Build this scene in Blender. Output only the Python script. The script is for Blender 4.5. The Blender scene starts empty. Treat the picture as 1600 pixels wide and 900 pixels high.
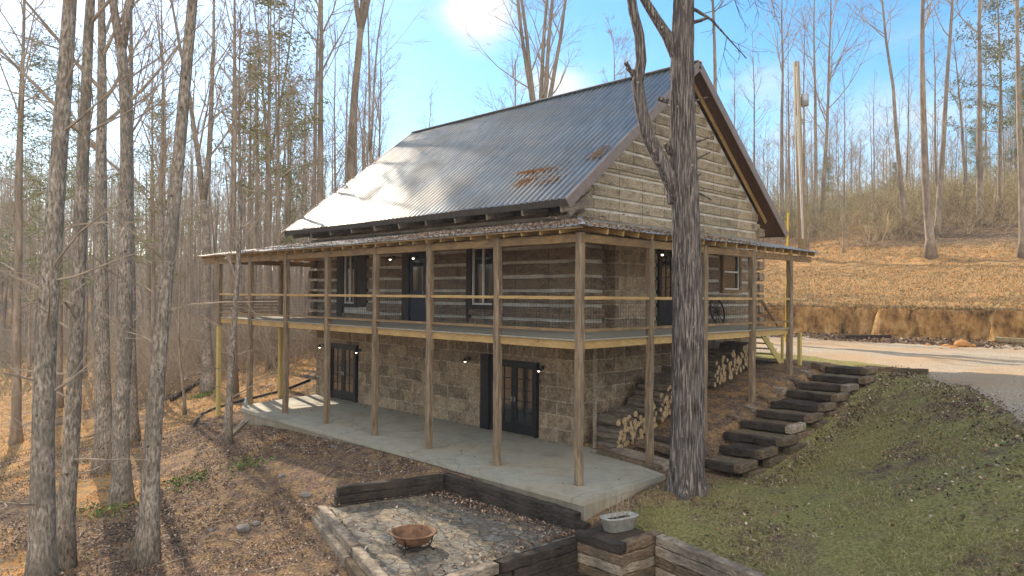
import bpy, math, random
import numpy as np
from mathutils import Vector, Matrix
R = math.radians
SC = bpy.context.scene
COL = SC.collection

# ------------------------------------------------------------------ camera
F_PX = 1137.0
CAM = Vector((10.39, -12.52, 4.2))
PITCH, ROLL = R(0.60), R(0.46)
fwd = Vector((-1, 1, 0)).normalized()
fwd = (fwd * math.cos(PITCH) + Vector((0, 0, math.sin(PITCH)))).normalized()
right = fwd.cross(Vector((0, 0, 1))).normalized()
up = right.cross(fwd).normalized()
right, up = right * math.cos(ROLL) + up * math.sin(ROLL), up * math.cos(ROLL) - right * math.sin(ROLL)
cd = bpy.data.cameras.new('camera'); cam = bpy.data.objects.new('camera', cd); COL.objects.link(cam)
M = Matrix((right, up, -fwd)).transposed().to_4x4(); M.translation = CAM
cam.matrix_world = M
cd.sensor_width = 36; cd.lens = F_PX / 1600 * 36; cd.clip_start = 0.1; cd.clip_end = 3000
SC.camera = cam
SUN_PHI, SUN_EL = R(13), R(31)
sun_dir = Vector((-math.cos(SUN_PHI) * math.cos(SUN_EL), math.sin(SUN_PHI) * math.cos(SUN_EL), math.sin(SUN_EL)))

def ray(px, py):
    return (fwd + right * ((px - 800) / F_PX) + up * ((450 - py) / F_PX)).normalized()
def P(px, py, depth):
    d = ray(px, py); return CAM + d * (depth / d.dot(fwd))

# ------------------------------------------------------------------ world
W = bpy.data.worlds.new('World'); SC.world = W; W.use_nodes = True
nt = W.node_tree; nt.nodes.clear()
def N(nt, t, **kw):
    n = nt.nodes.new(t)
    for k, v in kw.items():
        if k.startswith('i_'):
            n.inputs[k[2:].replace('_', ' ')].default_value = v
        else: setattr(n, k, v)
    return n
out = N(nt, 'ShaderNodeOutputWorld'); bg = N(nt, 'ShaderNodeBackground')
sky = N(nt, 'ShaderNodeTexSky', sky_type='NISHITA', sun_disc=False)
sky.sun_elevation = SUN_EL; sky.sun_rotation = math.atan2(sun_dir.x, sun_dir.y)
sky.altitude = 300; sky.air_density = 1.0; sky.dust_density = 0.4; sky.ozone_density = 3.0
SKY_STRENGTH = 0.13
bg.inputs['Strength'].default_value = SKY_STRENGTH
tc = N(nt, 'ShaderNodeTexCoord')
noi = N(nt, 'ShaderNodeTexNoise'); noi.inputs['Scale'].default_value = 3.2; noi.inputs['Detail'].default_value = 8; noi.inputs['Roughness'].default_value = .58
mp = N(nt, 'ShaderNodeMapping'); mp.inputs['Scale'].default_value = (1, 1, 2.4)
nt.links.new(tc.outputs['Generated'], mp.inputs['Vector']); nt.links.new(mp.outputs[0], noi.inputs['Vector'])
acc = None
for (px, py, rad, amp) in ((752, 12, .075, .50), (1390, 250, .20, .31), (1230, 200, .15, .27), (20, 5, .12, .28), (870, 150, .08, .30), (1560, 60, .10, .16)):
    d = ray(px, py)
    vm = N(nt, 'ShaderNodeVectorMath', operation='DISTANCE'); vm.inputs[1].default_value = d
    nrm = N(nt, 'ShaderNodeVectorMath', operation='NORMALIZE'); nt.links.new(tc.outputs['Generated'], nrm.inputs[0]); nt.links.new(nrm.outputs[0], vm.inputs[0])
    mr = N(nt, 'ShaderNodeMapRange', interpolation_type='SMOOTHSTEP'); mr.inputs[1].default_value = 0; mr.inputs[2].default_value = rad; mr.inputs[3].default_value = amp; mr.inputs[4].default_value = 0
    nt.links.new(vm.outputs['Value'], mr.inputs[0])
    if acc is None: acc = mr.outputs[0]
    else:
        m = N(nt, 'ShaderNodeMath', operation='MAXIMUM'); nt.links.new(acc, m.inputs[0]); nt.links.new(mr.outputs[0], m.inputs[1]); acc = m.outputs[0]
# added fill light: a broad, unseen bright cloud bank behind the camera
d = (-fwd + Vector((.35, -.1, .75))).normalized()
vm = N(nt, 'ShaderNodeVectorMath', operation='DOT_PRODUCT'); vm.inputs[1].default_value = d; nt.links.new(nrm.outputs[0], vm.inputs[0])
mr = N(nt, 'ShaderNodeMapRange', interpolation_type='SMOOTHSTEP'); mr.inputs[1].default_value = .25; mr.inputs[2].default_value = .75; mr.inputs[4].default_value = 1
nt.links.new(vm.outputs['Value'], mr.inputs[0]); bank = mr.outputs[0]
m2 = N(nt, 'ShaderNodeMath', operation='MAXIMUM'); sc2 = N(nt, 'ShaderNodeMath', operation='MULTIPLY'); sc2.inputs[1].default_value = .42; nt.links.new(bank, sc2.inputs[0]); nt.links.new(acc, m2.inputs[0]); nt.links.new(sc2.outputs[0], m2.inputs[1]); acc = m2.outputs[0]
m = N(nt, 'ShaderNodeMath', operation='ADD'); nt.links.new(acc, m.inputs[0]); nt.links.new(noi.outputs[0], m.inputs[1])
mr = N(nt, 'ShaderNodeMapRange', interpolation_type='SMOOTHSTEP'); mr.inputs[1].default_value = .55; mr.inputs[2].default_value = .98; mr.inputs[4].default_value = .95
nt.links.new(m.outputs[0], mr.inputs[0])
mx = N(nt, 'ShaderNodeMix', data_type='RGBA'); mx.inputs['B'].default_value = (5.2, 5.3, 5.5, 1)
hs_ = N(nt, 'ShaderNodeHueSaturation'); hs_.inputs['Saturation'].default_value = 1.35; hs_.inputs['Hue'].default_value = .491; nt.links.new(sky.outputs[0], hs_.inputs['Color'])
nt.links.new(mr.outputs[0], mx.inputs['Factor']); nt.links.new(hs_.outputs[0], mx.inputs['A'])
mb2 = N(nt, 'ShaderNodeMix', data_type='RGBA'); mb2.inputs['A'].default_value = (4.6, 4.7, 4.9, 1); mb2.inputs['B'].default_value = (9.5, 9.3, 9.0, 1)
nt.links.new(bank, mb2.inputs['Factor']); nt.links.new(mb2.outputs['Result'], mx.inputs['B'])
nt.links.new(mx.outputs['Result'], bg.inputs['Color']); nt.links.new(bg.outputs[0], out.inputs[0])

ld = bpy.data.lights.new('sun', 'SUN'); ld.energy = 5.0; ld.angle = R(0.6); ld.color = (1, .87, .70)
lo = bpy.data.objects.new('sun', ld); COL.objects.link(lo)
lo.rotation_euler = sun_dir.to_track_quat('Z', 'Y').to_euler(); lo.location = (-30, 10, 40)
SC.view_settings.view_transform = 'Standard'; SC.view_settings.look = 'None'
SC.view_settings.exposure = 0.84; SC.view_settings.gamma = 1
SC.view_settings.use_white_balance = True; SC.view_settings.white_balance_temperature = 6800; SC.view_settings.white_balance_tint = 12
SC.render.engine = 'CYCLES'; SC.cycles.max_bounces = 6; SC.cycles.use_denoising = True
SC.cycles.diffuse_bounces = 3; SC.cycles.transparent_max_bounces = 6

# ------------------------------------------------------------------ materials
def mat(name, cols, scale=4, stretch=(1, 1, 1), bump=.3, dist=.02, rough=.85, metal=0, detail=6, var=None, vscale=.6, vamt=.5, spots=None, lo_=.3, hi_=.7, spec=.3, attr=None, rand=0):
    """noise-driven colour ramp with a slow second noise towards `var` and optional spots"""
    m = bpy.data.materials.new(name); m.use_nodes = True; t = m.node_tree; b = t.nodes['Principled BSDF']
    g = N(t, 'ShaderNodeNewGeometry'); mp = N(t, 'ShaderNodeMapping'); mp.inputs['Scale'].default_value = stretch
    src = g.outputs['Position']
    if rand:
        oi = N(t, 'ShaderNodeObjectInfo'); vm = N(t, 'ShaderNodeVectorMath', operation='SCALE'); vm.inputs['Scale'].default_value = rand
        vm2 = N(t, 'ShaderNodeVectorMath', operation='ADD'); cmb = N(t, 'ShaderNodeCombineXYZ')
        for i in range(3): t.links.new(oi.outputs['Random'], cmb.inputs[i])
        t.links.new(cmb.outputs[0], vm.inputs[0]); t.links.new(vm.outputs[0], vm2.inputs[0]); t.links.new(src, vm2.inputs[1]); src = vm2.outputs[0]
    t.links.new(src, mp.inputs['Vector'])
    n = N(t, 'ShaderNodeTexNoise'); n.inputs['Scale'].default_value = scale; n.inputs['Detail'].default_value = detail; n.inputs['Roughness'].default_value = .62
    t.links.new(mp.outputs[0], n.inputs['Vector'])
    cr = N(t, 'ShaderNodeValToRGB'); e = cr.color_ramp.elements
    e[0].position = lo_; e[1].position = hi_; e[0].color = (*cols[0], 1); e[1].color = (*cols[-1], 1)
    for i, c in enumerate(cols[1:-1]):
        x = e.new(lo_ + (hi_ - lo_) * (i + 1) / (len(cols) - 1)); x.color = (*c, 1)
    t.links.new(n.outputs[0], cr.inputs[0]); colr = cr.outputs[0]
    def mixin(colr, fac_out, c, typ='MIX'):
        mx = N(t, 'ShaderNodeMix', data_type='RGBA', blend_type=typ); mx.inputs['B'].default_value = (*c, 1)
        t.links.new(fac_out, mx.inputs['Factor']); t.links.new(colr, mx.inputs['A']); return mx.outputs['Result']
    if var:
        n2 = N(t, 'ShaderNodeTexNoise'); n2.inputs['Scale'].default_value = vscale; n2.inputs['Detail'].default_value = 4
        t.links.new(src, n2.inputs['Vector'])
        mr = N(t, 'ShaderNodeMapRange'); mr.inputs[1].default_value = .42; mr.inputs[2].default_value = .62; mr.inputs[4].default_value = vamt
        t.links.new(n2.outputs[0], mr.inputs[0]); colr = mixin(colr, mr.outputs[0], var)
    if spots:
        n3 = N(t, 'ShaderNodeTexNoise'); n3.inputs['Scale'].default_value = spots[1]; n3.inputs['Detail'].default_value = 3
        t.links.new(src, n3.inputs['Vector'])
        mr = N(t, 'ShaderNodeMapRange'); mr.inputs[1].default_value = spots[2]; mr.inputs[2].default_value = spots[2] + .06; mr.inputs[4].default_value = .85
        t.links.new(n3.outputs[0], mr.inputs[0]); colr = mixin(colr, mr.outputs[0], spots[0])
    if name == 'concrete':
        n0 = N(t, 'ShaderNodeTexNoise'); n0.inputs['Scale'].default_value = 1.2; n0.inputs['Detail'].default_value = 6; t.links.new(src, n0.inputs['Vector'])
        vs = N(t, 'ShaderNodeVectorMath', operation='SCALE'); vs.inputs['Scale'].default_value = .5; t.links.new(n0.outputs['Color'], vs.inputs[0])
        va = N(t, 'ShaderNodeVectorMath', operation='ADD'); t.links.new(src, va.inputs[0]); t.links.new(vs.outputs[0], va.inputs[1])
        vo = N(t, 'ShaderNodeTexVoronoi', feature='DISTANCE_TO_EDGE'); vo.inputs['Scale'].default_value = .28; t.links.new(va.outputs[0], vo.inputs['Vector'])
        mr = N(t, 'ShaderNodeMapRange'); mr.inputs[1].default_value = .0; mr.inputs[2].default_value = .008; mr.inputs[3].default_value = .4; mr.inputs[4].default_value = 0
        t.links.new(vo.outputs['Distance'], mr.inputs[0]); colr = mixin(colr, mr.outputs[0], (.10, .09, .07))
        n4 = N(t, 'ShaderNodeTexNoise'); n4.inputs['Scale'].default_value = .9; n4.inputs['Detail'].default_value = 7; n4.inputs['Roughness'].default_value = .7; t.links.new(src, n4.inputs['Vector'])
        mr = N(t, 'ShaderNodeMapRange'); mr.inputs[1].default_value = .52; mr.inputs[2].default_value = .66; mr.inputs[4].default_value = .55
        t.links.new(n4.outputs[0], mr.inputs[0]); colr = mixin(colr, mr.outputs[0], (.21, .19, .15))
    if attr:
        a = N(t, 'ShaderNodeAttribute', attribute_name='tint')
        mx = N(t, 'ShaderNodeMix', data_type='RGBA', blend_type='MULTIPLY'); mx.inputs['Factor'].default_value = 1
        t.links.new(colr, mx.inputs['A']); t.links.new(a.outputs['Color'], mx.inputs['B']); colr = mx.outputs['Result']
    t.links.new(colr, b.inputs['Base Color'])
    b.inputs['Roughness'].default_value = rough; b.inputs['Metallic'].default_value = metal; b.inputs['Specular IOR Level'].default_value = spec
    if bump:
        bp = N(t, 'ShaderNodeBump'); bp.inputs['Strength'].default_value = bump; bp.inputs['Distance'].default_value = dist
        t.links.new(n.outputs[0], bp.inputs['Height']); t.links.new(bp.outputs[0], b.inputs['Normal'])
    m['_n'] = 1
    return m

def wall_mat(name, cols, bw, bh, mortar, mcol, msize=.02, stretchv=(1, 1, 1), offz=0, dark=(.03, .027, .022)):
    """masonry / block pattern: brick lattice in (x+y, z) metres, per-block tone, dark damp mottling"""
    m = bpy.data.materials.new(name); m.use_nodes = True; t = m.node_tree; b = t.nodes['Principled BSDF']
    g = N(t, 'ShaderNodeNewGeometry'); sp = N(t, 'ShaderNodeSeparateXYZ'); t.links.new(g.outputs['Position'], sp.inputs[0])
    ad = N(t, 'ShaderNodeMath', operation='ADD'); t.links.new(sp.outputs[0], ad.inputs[0]); t.links.new(sp.outputs[1], ad.inputs[1])
    az = N(t, 'ShaderNodeMath', operation='ADD'); az.inputs[1].default_value = 10 + offz; t.links.new(sp.outputs[2], az.inputs[0])
    ax = N(t, 'ShaderNodeMath', operation='ADD'); ax.inputs[1].default_value = 60; t.links.new(ad.outputs[0], ax.inputs[0])
    c = N(t, 'ShaderNodeCombineXYZ'); t.links.new(ax.outputs[0], c.inputs[0]); t.links.new(az.outputs[0], c.inputs[1])
    wob = N(t, 'ShaderNodeTexNoise'); wob.inputs['Scale'].default_value = 2.2; wob.inputs['Detail'].default_value = 3
    t.links.new(g.outputs['Position'], wob.inputs['Vector'])
    vs = N(t, 'ShaderNodeVectorMath', operation='SCALE'); vs.inputs['Scale'].default_value = .07; t.links.new(wob.outputs['Color'], vs.inputs[0])
    va = N(t, 'ShaderNodeVectorMath', operation='ADD'); t.links.new(c.outputs[0], va.inputs[0]); t.links.new(vs.outputs[0], va.inputs[1])
    br = N(t, 'ShaderNodeTexBrick'); br.offset = .43; br.squash = 1
    br.inputs['Scale'].default_value = 1; br.inputs['Brick Width'].default_value = bw; br.inputs['Row Height'].default_value = bh
    br.inputs['Mortar Size'].default_value = msize; br.inputs['Mortar Smooth'].default_value = .15; br.inputs['Bias'].default_value = 0
    br.inputs['Color1'].default_value = (*cols[0], 1); br.inputs['Color2'].default_value = (*cols[1], 1); br.inputs['Mortar'].default_value = (*mcol, 1)
    t.links.new(va.outputs[0], br.inputs['Vector'])
    n = N(t, 'ShaderNodeTexNoise'); n.inputs['Scale'].default_value = 3; n.inputs['Detail'].default_value = 8; n.inputs['Roughness'].default_value = .65
    mp = N(t, 'ShaderNodeMapping'); mp.inputs['Scale'].default_value = stretchv; t.links.new(g.outputs['Position'], mp.inputs[0]); t.links.new(mp.outputs[0], n.inputs['Vector'])
    mr = N(t, 'ShaderNodeMapRange'); mr.inputs[1].default_value = .47; mr.inputs[2].default_value = .68; mr.inputs[4].default_value = .62
    t.links.new(n.outputs[0], mr.inputs[0])
    mx = N(t, 'ShaderNodeMix', data_type='RGBA'); mx.inputs['B'].default_value = (*dark, 1)
    t.links.new(mr.outputs[0], mx.inputs['Factor']); t.links.new(br.outputs['Color'], mx.inputs['A'])
    n2 = N(t, 'ShaderNodeTexNoise'); n2.inputs['Scale'].default_value = 14; n2.inputs['Detail'].default_value = 6; t.links.new(mp.outputs[0], n2.inputs['Vector'])
    mr2 = N(t, 'ShaderNodeMapRange'); mr2.inputs[1].default_value = .3; mr2.inputs[2].default_value = .7; mr2.inputs[3].default_value = .6; mr2.inputs[4].default_value = 1.35
    t.links.new(n2.outputs[0], mr2.inputs[0])
    mm = N(t, 'ShaderNodeVectorMath', operation='MULTIPLY'); t.links.new(mx.outputs['Result'], mm.inputs[0]); t.links.new(mr2.outputs[0], mm.inputs[1])
    t.links.new(mm.outputs[0], b.inputs['Base Color']); b.inputs['Roughness'].default_value = .9; b.inputs['Specular IOR Level'].default_value = .2
    sub = N(t, 'ShaderNodeMath', operation='MULTIPLY_ADD'); sub.inputs[1].default_value = -1.0
    t.links.new(br.outputs['Fac'], sub.inputs[0]); t.links.new(n2.outputs[0], sub.inputs[2])
    bp = N(t, 'ShaderNodeBump'); bp.inputs['Strength'].default_value = 1; bp.inputs['Distance'].default_value = .04
    t.links.new(sub.outputs[0], bp.inputs['Height']); t.links.new(bp.outputs[0], b.inputs['Normal'])
    return m

MT = {}
MT['block'] = wall_mat('stone_block', ((.42, .325, .215), (.215, .165, .11)), .98, .40, 0, (.47, .395, .28), .019, dark=(.05, .038, .028))
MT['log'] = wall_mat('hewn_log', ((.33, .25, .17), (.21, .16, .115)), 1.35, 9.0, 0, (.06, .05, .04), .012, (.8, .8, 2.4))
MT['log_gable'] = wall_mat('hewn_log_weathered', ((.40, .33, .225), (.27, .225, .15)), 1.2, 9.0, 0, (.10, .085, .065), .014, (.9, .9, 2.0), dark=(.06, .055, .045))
MT['chink'] = mat('chinking', ((.50, .47, .40), (.72, .69, .61)), 8, bump=.3, var=(.22, .2, .16), vscale=1.4, vamt=.4)
MT['metal'] = mat('roof_metal', ((.115, .14, .155), (.25, .275, .285)), 1.4, (5, 1, 1), bump=.05, dist=.01, rough=.33, metal=.8, var=(.20, .18, .145), vscale=.5, vamt=.5, spec=.5)
MT['ridge'] = mat('ridge_metal', ((.5, .52, .54), (.62, .63, .64)), 4, bump=.03, rough=.55, metal=.2)
MT['metal_old'] = mat('porch_roof_metal', ((.26, .24, .20), (.52, .52, .5)), 5, bump=.1, rough=.45, metal=.6, var=(.20, .15, .09), vscale=1.6, vamt=.8, spec=.5)
MT['trim'] = mat('roof_trim', ((.19, .145, .12), (.27, .21, .175)), 6, bump=.1, rough=.5, metal=.3)
MT['soffit'] = mat('soffit', ((.07, .035, .02), (.13, .065, .04)), 6, (3, .4, 1), bump=.2, rough=.7)
MT['pine'] = mat('new_pine', ((.36, .23, .085), (.60, .41, .17)), 9, (.5, .5, 4), bump=.2, rough=.7, var=(.25, .16, .08), vscale=1.2, vamt=.35, spots=((.10, .06, .03), 9, .68))
MT['pine_y'] = mat('treated_pine', ((.42, .32, .10), (.58, .46, .18)), 9, (3, 3, .4), bump=.2, rough=.7)
MT['post'] = mat('weathered_post', ((.085, .062, .042), (.38, .285, .185)), 18, (1, 1, .12), bump=.7, dist=.03, rough=.9, var=(.19, .14, .09), vscale=2.2, vamt=.6)
MT['beam'] = mat('weathered_beam', ((.17, .11, .055), (.38, .25, .12)), 8, (.5, .5, 3), bump=.4, rough=.85, var=(.12, .09, .06), vscale=1.5, vamt=.5)
MT['deck'] = mat('deck_boards', ((.25, .23, .18), (.40, .37, .29)), 6, (1, 6, 1), bump=.3, rough=.8)
MT['timber'] = mat('creosote_timber', ((.012, .010, .008), (.075, .058, .045)), 9, (1, 1, 3.5), bump=.9, dist=.04, rough=.95, var=(.13, .10, .08), vscale=1.7, vamt=.3, lo_=.35, hi_=.75)
MT['timber_b'] = mat('brown_timber', ((.06, .042, .028), (.30, .21, .135)), 8, (1, 1, 3), bump=.9, dist=.04, rough=.95, var=(.05, .05, .03), vscale=1.2, vamt=.6)
MT['timber_g'] = mat('greyed_timber', ((.14, .11, .08), (.52, .43, .32)), 8, (1, 1, 3), bump=.9, dist=.04, rough=.95, var=(.10, .08, .06), vscale=1.2, vamt=.6)
MT['concrete'] = mat('concrete', ((.29, .285, .23), (.39, .38, .31)), 3, bump=.15, rough=.8, detail=8, var=(.38, .32, .23), vscale=.45, vamt=.6)
MT['conc_side'] = mat('formed_concrete', ((.22, .20, .15), (.40, .36, .27)), 6, (1, 1, .25), bump=.3, rough=.9, var=(.30, .22, .13), vscale=1, vamt=.5)
MT['cement'] = mat('planter_cement', ((.26, .255, .23), (.46, .45, .41)), 10, bump=.3, rough=.85, var=(.3, .29, .24), vscale=4, vamt=.5)
MT['black'] = mat('black_paint', ((.006, .006, .007), (.015, .015, .017)), 8, bump=.05, rough=.45)
MT['navy'] = mat('dark_blue_paint', ((.008, .009, .02), (.014, .016, .035)), 8, bump=.05, rough=.4)
MT['trimwood'] = mat('dark_casing', ((.035, .027, .02), (.07, .055, .04)), 8, (1, 1, .3), bump=.3, rough=.8)
MT['white'] = mat('white_vinyl', ((.62, .60, .55), (.78, .76, .72)), 5, bump=.02, rough=.5)
MT['glass'] = mat('window_glass', ((.012, .015, .016), (.03, .035, .035)), 2, bump=.03, rough=.06, spec=.9)
MT['wire'] = mat('wire', ((.02, .02, .02), (.04, .04, .04)), 8, bump=0, rough=.5, metal=.6)
MT['rust'] = mat('rust', ((.11, .055, .03), (.30, .17, .10)), 7, bump=.3, rough=.85, var=(.12, .06, .03), vscale=5, vamt=.6)
MT['iron'] = mat('dark_iron', ((.02, .018, .016), (.05, .04, .035)), 10, bump=.2, rough=.6, metal=.5)
MT['bark_big'] = mat('furrowed_bark', ((.035, .028, .026), (.12, .10, .09), (.38, .33, .285)), 30, (1, 1, .07), bump=1, dist=.06, lo_=.38, hi_=.63, rough=.95, var=(.14, .125, .12), vscale=2, vamt=.4, spots=((.42, .42, .38), 9, .70))
MT['bark'] = mat('grey_bark', ((.10, .082, .062), (.30, .255, .205), (.54, .48, .40)), 24, (1, 1, .32), bump=.9, dist=.03, lo_=.34, hi_=.68, rough=.95, var=(.13, .115, .09), vscale=2.2, vamt=.6, spots=((.03, .025, .02), 9, .66), rand=40)
MT['bark_far'] = mat('wood_bark', ((.17, .13, .095), (.40, .33, .25)), 6, (1, 1, .3), bump=.4, dist=.03, rough=.95, var=(.12, .095, .075), vscale=.4, vamt=.6, rand=60)
MT['twig'] = mat('twigs', ((.21, .165, .12), (.44, .365, .275)), 3, bump=0, rough=.9, rand=60)
MT['needle'] = mat('pine_needles', ((.10, .13, .035), (.26, .27, .09)), 3, bump=0, rough=.8, var=(.26, .24, .08), vscale=.6, vamt=.5, rand=30)
MT['cutend'] = mat('cut_wood', ((.24, .15, .07), (.62, .46, .26)), 11, bump=.2, rough=.8, rand=20)
MT['logbark'] = mat('firewood_bark', ((.07, .055, .04), (.25, .21, .165)), 14, (.3, 1, 1), bump=.6, rough=.95, rand=20)
MT['pipe'] = mat('black_pipe', ((.012, .012, .012), (.03, .03, .03)), 8, bump=.1, rough=.75)
MT['yellow'] = mat('yellow_plastic', ((.65, .42, .02), (.75, .5, .03)), 8, bump=0, rough=.5)
MT['polewood'] = mat('pole_wood', ((.20, .16, .09), (.36, .29, .17)), 10, (1, 1, .1), bump=.4, rough=.9)
MT['galv'] = mat('galvanised', ((.30, .32, .33), (.42, .44, .45)), 8, bump=.05, rough=.45, metal=.5)
MT['leafcol'] = mat('leaf_litter', ((.8, .8, .8), (1, 1, 1)), 9, bump=0, rough=.85, attr=1)
MT['grasscol'] = mat('grass_blades', ((.8, .8, .8), (1, 1, 1)), 4, bump=0, rough=.8, attr=1)
MT['soil'] = mat('soil', ((.03, .022, .015), (.09, .065, .045)), 14, bump=.8, rough=1)
MT['treadsoil'] = mat('packed_soil', ((.05, .038, .028), (.22, .17, .12)), 9, bump=1, dist=.04, rough=1, var=(.12, .12, .05), vscale=2, vamt=.4)
MT['rock'] = mat('fieldstone', ((.10, .09, .08), (.26, .24, .21)), 5, bump=.6, rough=.9)
MT['claylump'] = mat('clay_clods', ((.30, .13, .04), (.55, .28, .10)), 6, bump=.9, rough=1)
MT['gravel'] = mat('gravel', ((.13, .105, .075), (.35, .29, .21), (.54, .46, .34)), 22, bump=.6, dist=.03, rough=.95, detail=8, var=(.38, .24, .12), vscale=.3, vamt=.6)
def emis(name, c, s):
    m = bpy.data.materials.new(name); m.use_nodes = True; b = m.node_tree.nodes['Principled BSDF']
    b.inputs['Emission Color'].default_value = (*c, 1); b.inputs['Emission Strength'].default_value = s; return m
MT['bulb'] = emis('bulb', (1, .9, .7), 2.5)

def flag_mat():
    m = bpy.data.materials.new('flagstone'); m.use_nodes = True; t = m.node_tree; b = t.nodes['Principled BSDF']
    g = N(t, 'ShaderNodeNewGeometry')
    n0 = N(t, 'ShaderNodeTexNoise'); n0.inputs['Scale'].default_value = 2.5; t.links.new(g.outputs['Position'], n0.inputs['Vector'])
    vs = N(t, 'ShaderNodeVectorMath', operation='SCALE'); vs.inputs['Scale'].default_value = .25; t.links.new(n0.outputs['Color'], vs.inputs[0])
    va = N(t, 'ShaderNodeVectorMath', operation='ADD'); t.links.new(g.outputs['Position'], va.inputs[0]); t.links.new(vs.outputs[0], va.inputs[1])
    mpp = N(t, 'ShaderNodeMapping'); mpp.inputs['Scale'].default_value = (1, 1.5, .01); t.links.new(va.outputs[0], mpp.inputs[0])
    v = N(t, 'ShaderNodeTexVoronoi', feature='DISTANCE_TO_EDGE'); v.inputs['Scale'].default_value = 2.6; t.links.new(mpp.outputs[0], v.inputs['Vector'])
    v2 = N(t, 'ShaderNodeTexVoronoi'); v2.inputs['Scale'].default_value = 2.6; t.links.new(mpp.outputs[0], v2.inputs['Vector'])
    n = N(t, 'ShaderNodeTexNoise'); n.inputs['Scale'].default_value = 9; n.inputs['Detail'].default_value = 8; t.links.new(g.outputs['Position'], n.inputs['Vector'])
    s = N(t, 'ShaderNodeSeparateColor'); t.links.new(v2.outputs['Color'], s.inputs[0])
    cr = N(t, 'ShaderNodeValToRGB'); e = cr.color_ramp.elements; e[0].color = (.17, .14, .10, 1); e[1].color = (.31, .24, .145, 1); x = e.new(.5); x.color = (.22, .21, .175, 1)
    t.links.new(s.outputs[0], cr.inputs[0])
    mm = N(t, 'ShaderNodeMapRange'); mm.inputs[1].default_value = .3; mm.inputs[2].default_value = .7; mm.inputs[3].default_value = .35; mm.inputs[4].default_value = 1.25; t.links.new(n.outputs[0], mm.inputs[0])
    mul = N(t, 'ShaderNodeVectorMath', operation='MULTIPLY'); t.links.new(cr.outputs[0], mul.inputs[0]); t.links.new(mm.outputs[0], mul.inputs[1])
    mr = N(t, 'ShaderNodeMapRange'); mr.inputs[1].default_value = .015; mr.inputs[2].default_value = .06; t.links.new(v.outputs['Distance'], mr.inputs[0])
    mx = N(t, 'ShaderNodeMix', data_type='RGBA'); mx.inputs['A'].default_value = (.13, .105, .075, 1); t.links.new(mr.outputs[0], mx.inputs['Factor']); t.links.new(mul.outputs[0], mx.inputs['B'])
    t.links.new(mx.outputs['Result'], b.inputs['Base Color']); b.inputs['Roughness'].default_value = .85
    ad = N(t, 'ShaderNodeMath', operation='MULTIPLY_ADD'); ad.inputs[1].default_value = .8; t.links.new(n.outputs[0], ad.inputs[0]); t.links.new(mr.outputs[0], ad.inputs[2])
    bp = N(t, 'ShaderNodeBump'); bp.inputs['Strength'].default_value = .8; bp.inputs['Distance'].default_value = .03; t.links.new(ad.outputs[0], bp.inputs['Height']); t.links.new(bp.outputs[0], b.inputs['Normal'])
    return m
MT['flag'] = flag_mat()

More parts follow.
